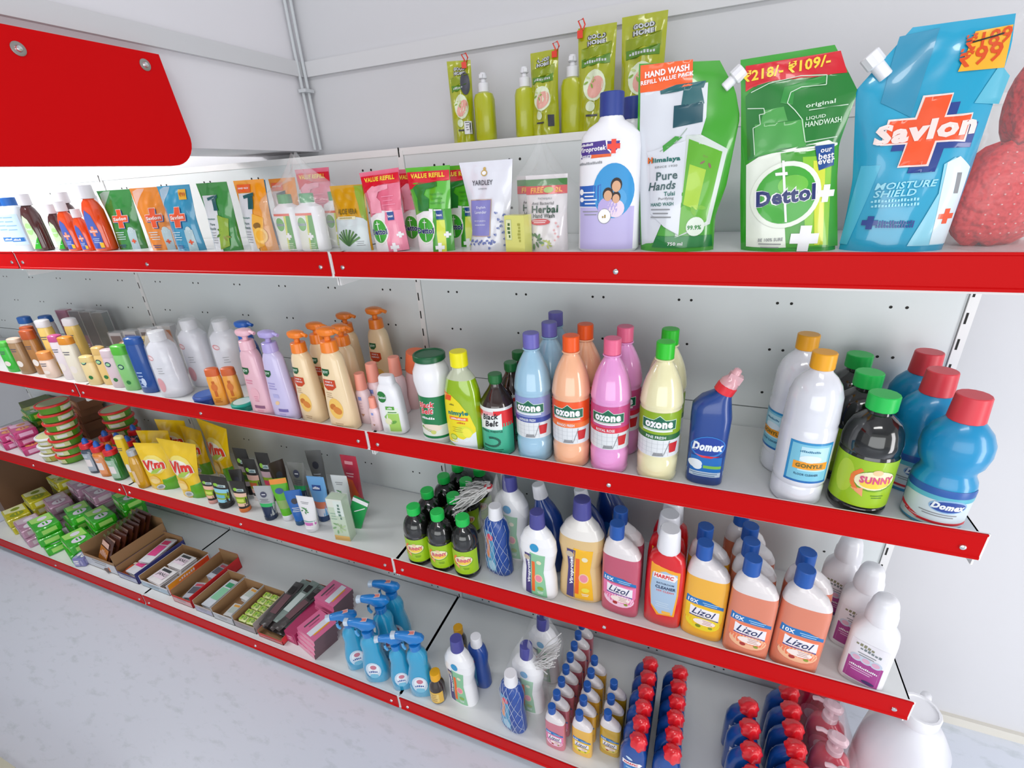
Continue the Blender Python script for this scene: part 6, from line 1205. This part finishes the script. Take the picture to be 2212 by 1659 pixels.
row('lil', soappack(.14, .085, .042, 'b88aa4', 'd0bcc8', 'e8e0e8'), [((-2.11, .10, B4, -14), 'lilac soap pack, bottom of the lilac pile'), ((-2.11, .10, B4 + .043, -10), 'lilac soap pack, second in the lilac pile'), ((-2.10, .10, B4 + .086, -14), 'lilac soap pack, third in the lilac pile'), ((-2.08, .20, B4, -10), 'mauve soap pack low at the back of the lilac pile'), ((-2.08, .20, B4 + .043, -12), 'mauve soap pack second at the back'), ((-2.07, .20, B4 + .086, -12), 'mauve soap pack third at the back'), ((-2.06, .20, B4 + .129, -10), 'mauve soap pack highest at the back, near red strip'),
    ((-1.91, .185, B4, -12), 'mauve soap pack between green piles at the bottom'), ((-1.90, .185, B4 + .043, -12), 'mauve soap pack between green piles, second up'), ((-1.90, .185, B4 + .086, -12), 'mauve soap pack between green piles, third up'), ((-1.90, .187, B4 + .129, -12), 'mauve soap pack between green piles, at the top'),
    ((-2.09, -.03, B4, -12), 'lilac soap pack at the shelf front left of the green pile'), ((-2.11, -.025, B4 + .043, -12), 'lilac soap pack on top at the shelf front, far left')], 'soap pack', 'lilac soap packs on the bottom shelf')
row('yel', soappack(.14, .085, .042, 'c8c020', 'e0e0b0', '8a9a30'), [((-2.28, .0, B4, -12), 'yellow soap pack, bottom of the pile at the left edge'), ((-2.28, .0, B4 + .043, -14), 'yellow soap pack, second at the left edge'), ((-2.27, .09, B4, -10), 'yellow soap pack, bottom of the second yellow pile'), ((-2.27, .09, B4 + .043, -10), 'yellow soap pack, second in the second yellow pile'), ((-2.26, .09, B4 + .086, -12), 'yellow soap pack, top of the second yellow pile'), ((-2.25, .20, B4 + .0, -12), 'yellow soap pack, bottom of the rear yellow pile'), ((-2.25, .20, B4 + .043, -12), 'yellow soap pack, second in the rear yellow pile'), ((-2.24, .20, B4 + .086, -12), 'yellow soap pack, third in the rear yellow pile'), ((-2.23, .20, B4 + .129, -8), 'yellow soap pack, top of the rear yellow pile')], 'soap pack', 'yellow soap packs on the bottom shelf')
put('bigc', carton(.16, .22, .30, '6a4a34', '7a5a40', 'cardboard_carton'), -2.52, .135, B4, 'large brown cardboard carton at the far left of the bottom shelf', 'carton', rz=-6)
put('clr', soappack(.05, .05, .045, '7a7ab0', 'a8a8d0'), -1.665, -.070, B4, 'small violet and grey wrapped bundle at the corner of the brown tray', 'pack', rz=20)
# ---- blue glass sprays
def spray(hx='2aa0cc'):
    P_ = [(0, .036, .022, 2.5), (.005, .040, .025, 2.5), (.06, .040, .025, 2.5), (.10, .034, .023, 2.4), (.13, .029, .021, 2.3), (.16, .031, .022, 2.3), (.178, .026, .020, 2.2), (.190, .0155, .0155, 2), (.195, .0145, .0145, 2)]
    tb = K('1a7cc8', .3, coat=.4); c = M(); c.cyl(.0175, .192, .212, tb, 26, rib=.015)
    h = M(); R = []
    for x, z0, z1, w in ((.030, .228, .236, .006), (.024, .222, .246, .009), (.008, .212, .252, .0115), (-.012, .212, .256, .0115), (-.026, .228, .258, .010), (-.048, .236, .258, .0085), (-.052, .238, .256, .007)): R.append([(x, w * math.copysign(abs(math.cos(a)) ** .6, math.cos(a)), (z0 + z1) / 2 + (z1 - z0) / 2 * math.copysign(abs(math.sin(a)) ** .6, math.sin(a))) for a in [2 * math.pi * j / 16 for j in range(16)]])
    h.rings(R, tb)
    n = M(); T = Matrix.Translation((-.052, 0, .247)) @ Matrix.Rotation(-math.pi / 2, 4, 'Y'); n.prof([(0, .009, .009, 5), (.012, .0095, .0095, 5), (.014, .008, .008, 5)], K('c4d4e4', .35), 16, T)
    s = M(); d = D(s, lambda u, v, o: (u, v, .2545 + o)); d.rect(-.024, -.007, .006, .007, K('e8d4d4', .35), 1); d.rect(-.018, -.005, .004, .005, K('e0857c', .35), 2)
    t = M(); t.tube([(-.026, 0, .232), (-.036, 0, .215), (-.036, 0, .200), (-.030, 0, .188)], .0045, K('5aa8dc', .3), 8)
    def deco(d): d.ell(.0, .060, .024, .034, K('c8dcec', .35), 1); d.ell(.002, .066, .018, .022, K('e8eef4', .35), 2); d.ell(.002, .074, .010, .009, K('c87a8c', .35), 3); d.text('~Colin', .0, .056, .009, K('24509c', .35), 4, .028); d.ell(.0, .036, .014, .010, K('7ac0dc', .35), 3)
    return bottle('glass_spray', P_, K(hx, .12, .6, coat=.8), [('spray_collar', c), ('spray_head', h), ('spray_nozzle', n), ('head_sticker', s), ('trigger', t)], deco, 30)
for px, py, lb, a in ((822, 1278, 'rearmost blue glass spray with trigger head', 0), (797, 1310, 'second blue glass spray from the back', 5), (781, 1336, 'third blue glass spray, behind the leftmost one', 0), (884, 1364, 'right blue glass spray nearest the amber yellow-capped bottle', 0), (852, 1392, 'front right blue glass spray by the red strip joint', 10), (742, 1335, 'leftmost blue glass spray beside the pink packs', 40)):
    puth('spr', spray, px, py, 4, .256, lb, 'spray bottle', 'blue glass cleaner sprays', rz=a + (20 if px != 742 else 0), sc={852: .88, 742: .95, 884: 1.0, 781: 1.0}.get(px, 1.05))
def amber():
    P_ = [(0, .021), (.004, .024), (.06, .024), (.075, .020), (.086, .013), (.092, .012)]
    def deco(d): d.rect(-.030, .008, .030, .054, K('e0b44c', .4), 0); d.rect(-.016, .014, .016, .048, K('e8c878', .4), 1); lines(d, 0, .042, .022, 4, .008, .002, K('7a4a24', .4), 2)
    return bottle('phenyl_bottle', P_, K('24140c', .1, .6, coat=.8), [('cap', capm(.0155, .090, .117, K('ecac14', .35), rib=.02))], deco, 24)
for px, py, lb in ((925, 1446, 'front small amber bottle with yellow cap at the strip joint'), (989, 1354, 'rear small amber bottle with yellow cap behind the white one')): puth('amb', amber, px, py, 4, .117, lb, 'bottle', 'small amber yellow-capped bottles')
put('amb', amber, .150, .018, B4, 'small amber bottle hidden behind the white purple-capped bottle', 'bottle', 'small amber yellow-capped bottles')
ww = copy_tree(ROOTS['wv']); p = az(975, 1385, B4 + .236); ww.location = (p.x, p.y, B4); ww.rotation_euler = (0, 0, math.radians(-8)); tag(ww, 'white waisted bottle with purple cap on the bottom shelf', 'bottle')
puth('bw', netb(.2, False), 1023, 1382, 4, .2, 'blue bottle with white cap right of the white one, bottom shelf', 'bottle', rz=-10)
nb = copy_tree(ROOTS['netb']); p = az(1103, 1462, B4 + .2); nb.location = (p.x, p.y, B4); nb.rotation_euler = (0, 0, math.radians(-16)); tag(nb, 'blue bottle in white net sleeve on the bottom shelf', 'bottle')
for px, py, lb in ((1136, 1396, 'white purple-capped bottle in netting behind the netted blue one, bottom shelf'), (1172, 1334, 'rear netted white bottle under the third shelf strip')):
    w2 = copy_tree(ROOTS['wv']); p = az(px, py, B4 + .25); w2.location = (p.x, p.y, B4); w2.scale = (1.06,) * 3; tag(w2, lb, 'bottle', 'netted white bottles on the bottom shelf')
    put('bagE', bag(.125, .245, .085, 21, .16), p.x, p.y, B4, ('front' if px < 1150 else 'rear') + ' clear net bag around a white bottle on the bottom shelf', 'net bag', 'clear net bags on the bottom shelf')
p = az(1158, 1408, B4 + .19); put('mop2', strands(40, .10, (-.75, -.66), 9), p.x + .005, p.y - .03, p.z, 'bunch of pale cotton strands between netted bottles and small cleaners', 'mop head')
# ---- small blue-capped floor cleaners in lines
SL = {'p': lizol('cc7484', 'e678a8', 'f0c8dc', .162), 'y': lizol('e8b444', 'f0c41c', 'e8d430', .162), 'a': lizol('c8a02c', 'e8c03c', 'd8c060', .162)}
ordn = ['front', 'second', 'third', 'fourth', 'fifth', 'sixth', 'seventh', 'rearmost']
def lineof(key, fn, x, y0, dy, n, what, group, dx=.002, cat='bottle', **k):
    for i in range(n): put(key, fn, x + dx * i, y0 + dy * i, B4, '%s %s' % (ordn[i] if i < n - 1 else 'rearmost', what), cat, group, **k)
lineof('slp', SL['p'], .497, -.058, .0395, 8, 'small pink floor cleaner in the long left line', 'small blue-capped floor cleaners', .002, rz=-2, sc=1.0)
lineof('sly', SL['y'], .570, -.050, .041, 5, 'small yellow floor cleaner in the middle line', 'small blue-capped floor cleaners', .001, rz=-2)
lineof('sla', SL['a'], .640, -.024, .043, 3, 'small amber floor cleaner in the right short line', 'small blue-capped floor cleaners', .0, rz=-2)
def harpicblue():
    P_ = [(0, .028, .018, 2.5, 0), (.004, .032, .0205, 2.5, 0), (.07, .033, .021, 2.5, 0), (.11, .032, .0205, 2.4, 0), (.130, .026, .019, 2.2, .001), (.142, .018, .016, 2.1, .003), (.148, .0135, .0135, 2, .005)]
    m = M(); T = Matrix.Translation((.006, 0, .146)) @ Matrix.Rotation(math.radians(24), 4, 'Y') @ Matrix.Rotation(math.radians(14), 4, 'X'); R = []
    for z, r in ((0, .017), (.004, .0205), (.013, .0205), (.020, .0175), (.025, .0155), (.031, .0115), (.036, .0065), (.038, .002)):
        R.append([(r * (1 + .10 * math.cos(6 * (a + z * 40))) * math.cos(a), r * (1 + .10 * math.cos(6 * (a + z * 40))) * math.sin(a), z) for a in [2 * math.pi * j / 36 for j in range(36)]])
    m.rings(R, K('e6202c', .3, coat=.5), T=T)
    def deco(d): d.rect(-.020, .028, .020, .078, K('2f7ac0', .35), 0); d.poly([(-.024, .080), (.018, .080), (.024, .087), (.018, .094), (-.024, .094)], WH, 1); d.text('HARPIC', -.003, .087, .008, K('dc2c34', .35), 3, .034, 0, .1, .04); d.ell(-.008, .106, .009, .004, K('c8dcf0', .35), 1, rot=-30); lines(d, 0, .068, .03, 4, .010, .004, K('a8c8e8', .35), 2)
    return bottle('toilet_cleaner_bottle', P_, K('164a98', .25, .5, coat=.5), [('twist_cap', m)], deco, 28)
gh = 'blue toilet cleaners with red twist caps'
lineof('harpb', harpicblue, .705, -.070, .0425, 6, 'blue bottle with red twist cap in the first line', gh, .0008, sc=1.02)
lineof('harpb', harpicblue, .785, -.072, .0425, 6, 'blue bottle with red twist cap in the second line', gh, .0008, sc=1.02)
lineof('harpb', harpicblue, .957, -.062, .055, 4, 'blue bottle with red twist cap in the third line', gh, 0, sc=1.12)
lineof('harpb', harpicblue, 1.052, -.070, .0487, 6, 'blue bottle with red twist cap in the fourth line', gh, .001, sc=1.12)
def redhand():
    P_ = [(0, .036, .024, 2.4), (.005, .040, .028, 2.4), (.10, .040, .028, 2.4), (.13, .032, .024, 2.2), (.142, .018, .018, 2)]
    wm = K('e8c8d0', .35); c = M(); c.cyl(.0165, .140, .158, wm, 20); h = M(); h.cyl(.006, .157, .178, wm, 12); h.prof([(.176, .010, .009, 2), (.180, .020, .014, 2.2), (.190, .021, .015, 2.2), (.196, .014, .010, 2.2)], wm, 22); h.tube([(-.010, 0, .186), (-.030, 0, .187), (-.040, 0, .180)], .005, wm)
    def deco(d): d.ell(0, .07, .026, .036, K('e85a78', .35), 1); d.ell(0, .07, .016, .02, K('f0c8d0', .35), 2)
    return bottle('handwash_bottle', P_, K('c81c3c', .2, .6, coat=.6), [('pump_collar', c), ('pump_head', h)], deco, 28)
for x, y, lb in ((1.155, .075, 'front red handwash bottle with pale pump in clear plastic'), (1.160, .150, 'second red handwash bottle with pale pump, behind the front one'), (1.150, .225, 'rear red handwash bottle under the third shelf'), (1.160, -.005, 'nearest red handwash bottle at the bottom frame edge')): put('rh', redhand, x, y, B4, lb, 'pump bottle', 'red handwash pumps on the bottom shelf', rz=-20, sc=1.05)
put('bagF', bag(.10, .225, .27, 31, .16, 'plastic_wrap', 3, 'f4d8e0'), 1.158, .125, B4, 'clear plastic wrap over the red handwash bottles', 'plastic wrap')
def jerry():
    P_ = [(0, .082, .080, 3.2, 0), (.01, .090, .088, 3.2, 0), (.20, .092, .090, 3.2, 0), (.26, .086, .084, 3, -.002), (.32, .066, .064, 2.6, -.010), (.355, .052, .052, 2.2, -.018), (.372, .036, .036, 2, -.024), (.385, .034, .034, 2, -.026)]
    c = M(); T = Matrix.Translation((-.026, 0, 0)); c.prof([(.383, .038), (.387, .040), (.415, .040), (.418, .038), (.418, .033), (.414, .032)], WHS, 30, T, rib=.01)
    h = M(); h.tube([(.075, 0, .285), (.090, 0, .315), (.070, 0, .365), (.030, 0, .392), (.004, 0, .385)], .011, WHS, 12)
    r = bottle('jerry_can', P_, K('e8e8ee', .3, .5, coat=.4, sss=.2), [('screw_cap', c), ('handle', h)], None, 36); return r
put('jer', jerry, 1.310, .140, 0, 'large white plastic jerry can standing at the right end of the shelving', 'jerry can', rz=60, sc=.97)
# ================================================================ settle neighbours so that no two bottles share space
def footprints():
    out = []
    for o in SC.objects:
        if o.parent or o.type != 'EMPTY' or not o.get('label') or o.get('kind'): continue
        if not any(k in o.name for k in ('bottle', 'pump', 'spray', 'tube', 'pouch', 'tub', 'pad', 'jar', 'tin', 'carton', 'freshener')) or 'tray' in o.name or o.name.startswith('dishwash_tub') or o.location.z > 1.3 or 'carton_box' in o.name: continue
        R = o.rotation_euler.to_matrix(); s = o.scale.x; xs = []; ys = []
        for c in KIDS.get(o.name, []) or list(o.children):
            if c.type == 'MESH' and not c.name.startswith(('net', 'plastic', 'trigger', 'spray_', 'head', 'spout', 'pump_head', 'hanging')):
                for v in c.bound_box: w = R @ Vector(v) * s; xs.append(w.x); ys.append(w.y)
        if xs: out.append([o, min(xs), max(xs), min(ys), max(ys), o.location.copy()])
    return out
FP = footprints(); TOL = .004
for it in range(12):
    for i in range(len(FP)):
        for j in range(i + 1, len(FP)):
            a, b = FP[i], FP[j]
            if abs(a[0].location.z - b[0].location.z) > .02: continue
            la, lb = a[0].location, b[0].location
            if lb.y < la.y: a, b, la, lb = b, a, lb, la
            ox = min(la.x + a[2], lb.x + b[2]) - max(la.x + a[1], lb.x + b[1]); oy = min(la.y + a[4], lb.y + b[4]) - max(la.y + a[3], lb.y + b[3])
            if ox <= TOL or oy <= TOL: continue
            if oy - TOL < 1.4 * (ox - TOL) and lb.y - la.y > .012: lb.y += (oy - TOL) * .8
            else:
                s = 1 if lb.x >= la.x else -1; lb.x += s * (ox - TOL) * .4; la.x -= s * (ox - TOL) * .4
            for q in (a, b):
                l = q[0].location; o0 = q[5]; l.y = min(l.y, YB - .004 - q[4], o0.y + .045); l.x = max(o0.x - .022, min(o0.x + .022, l.x))
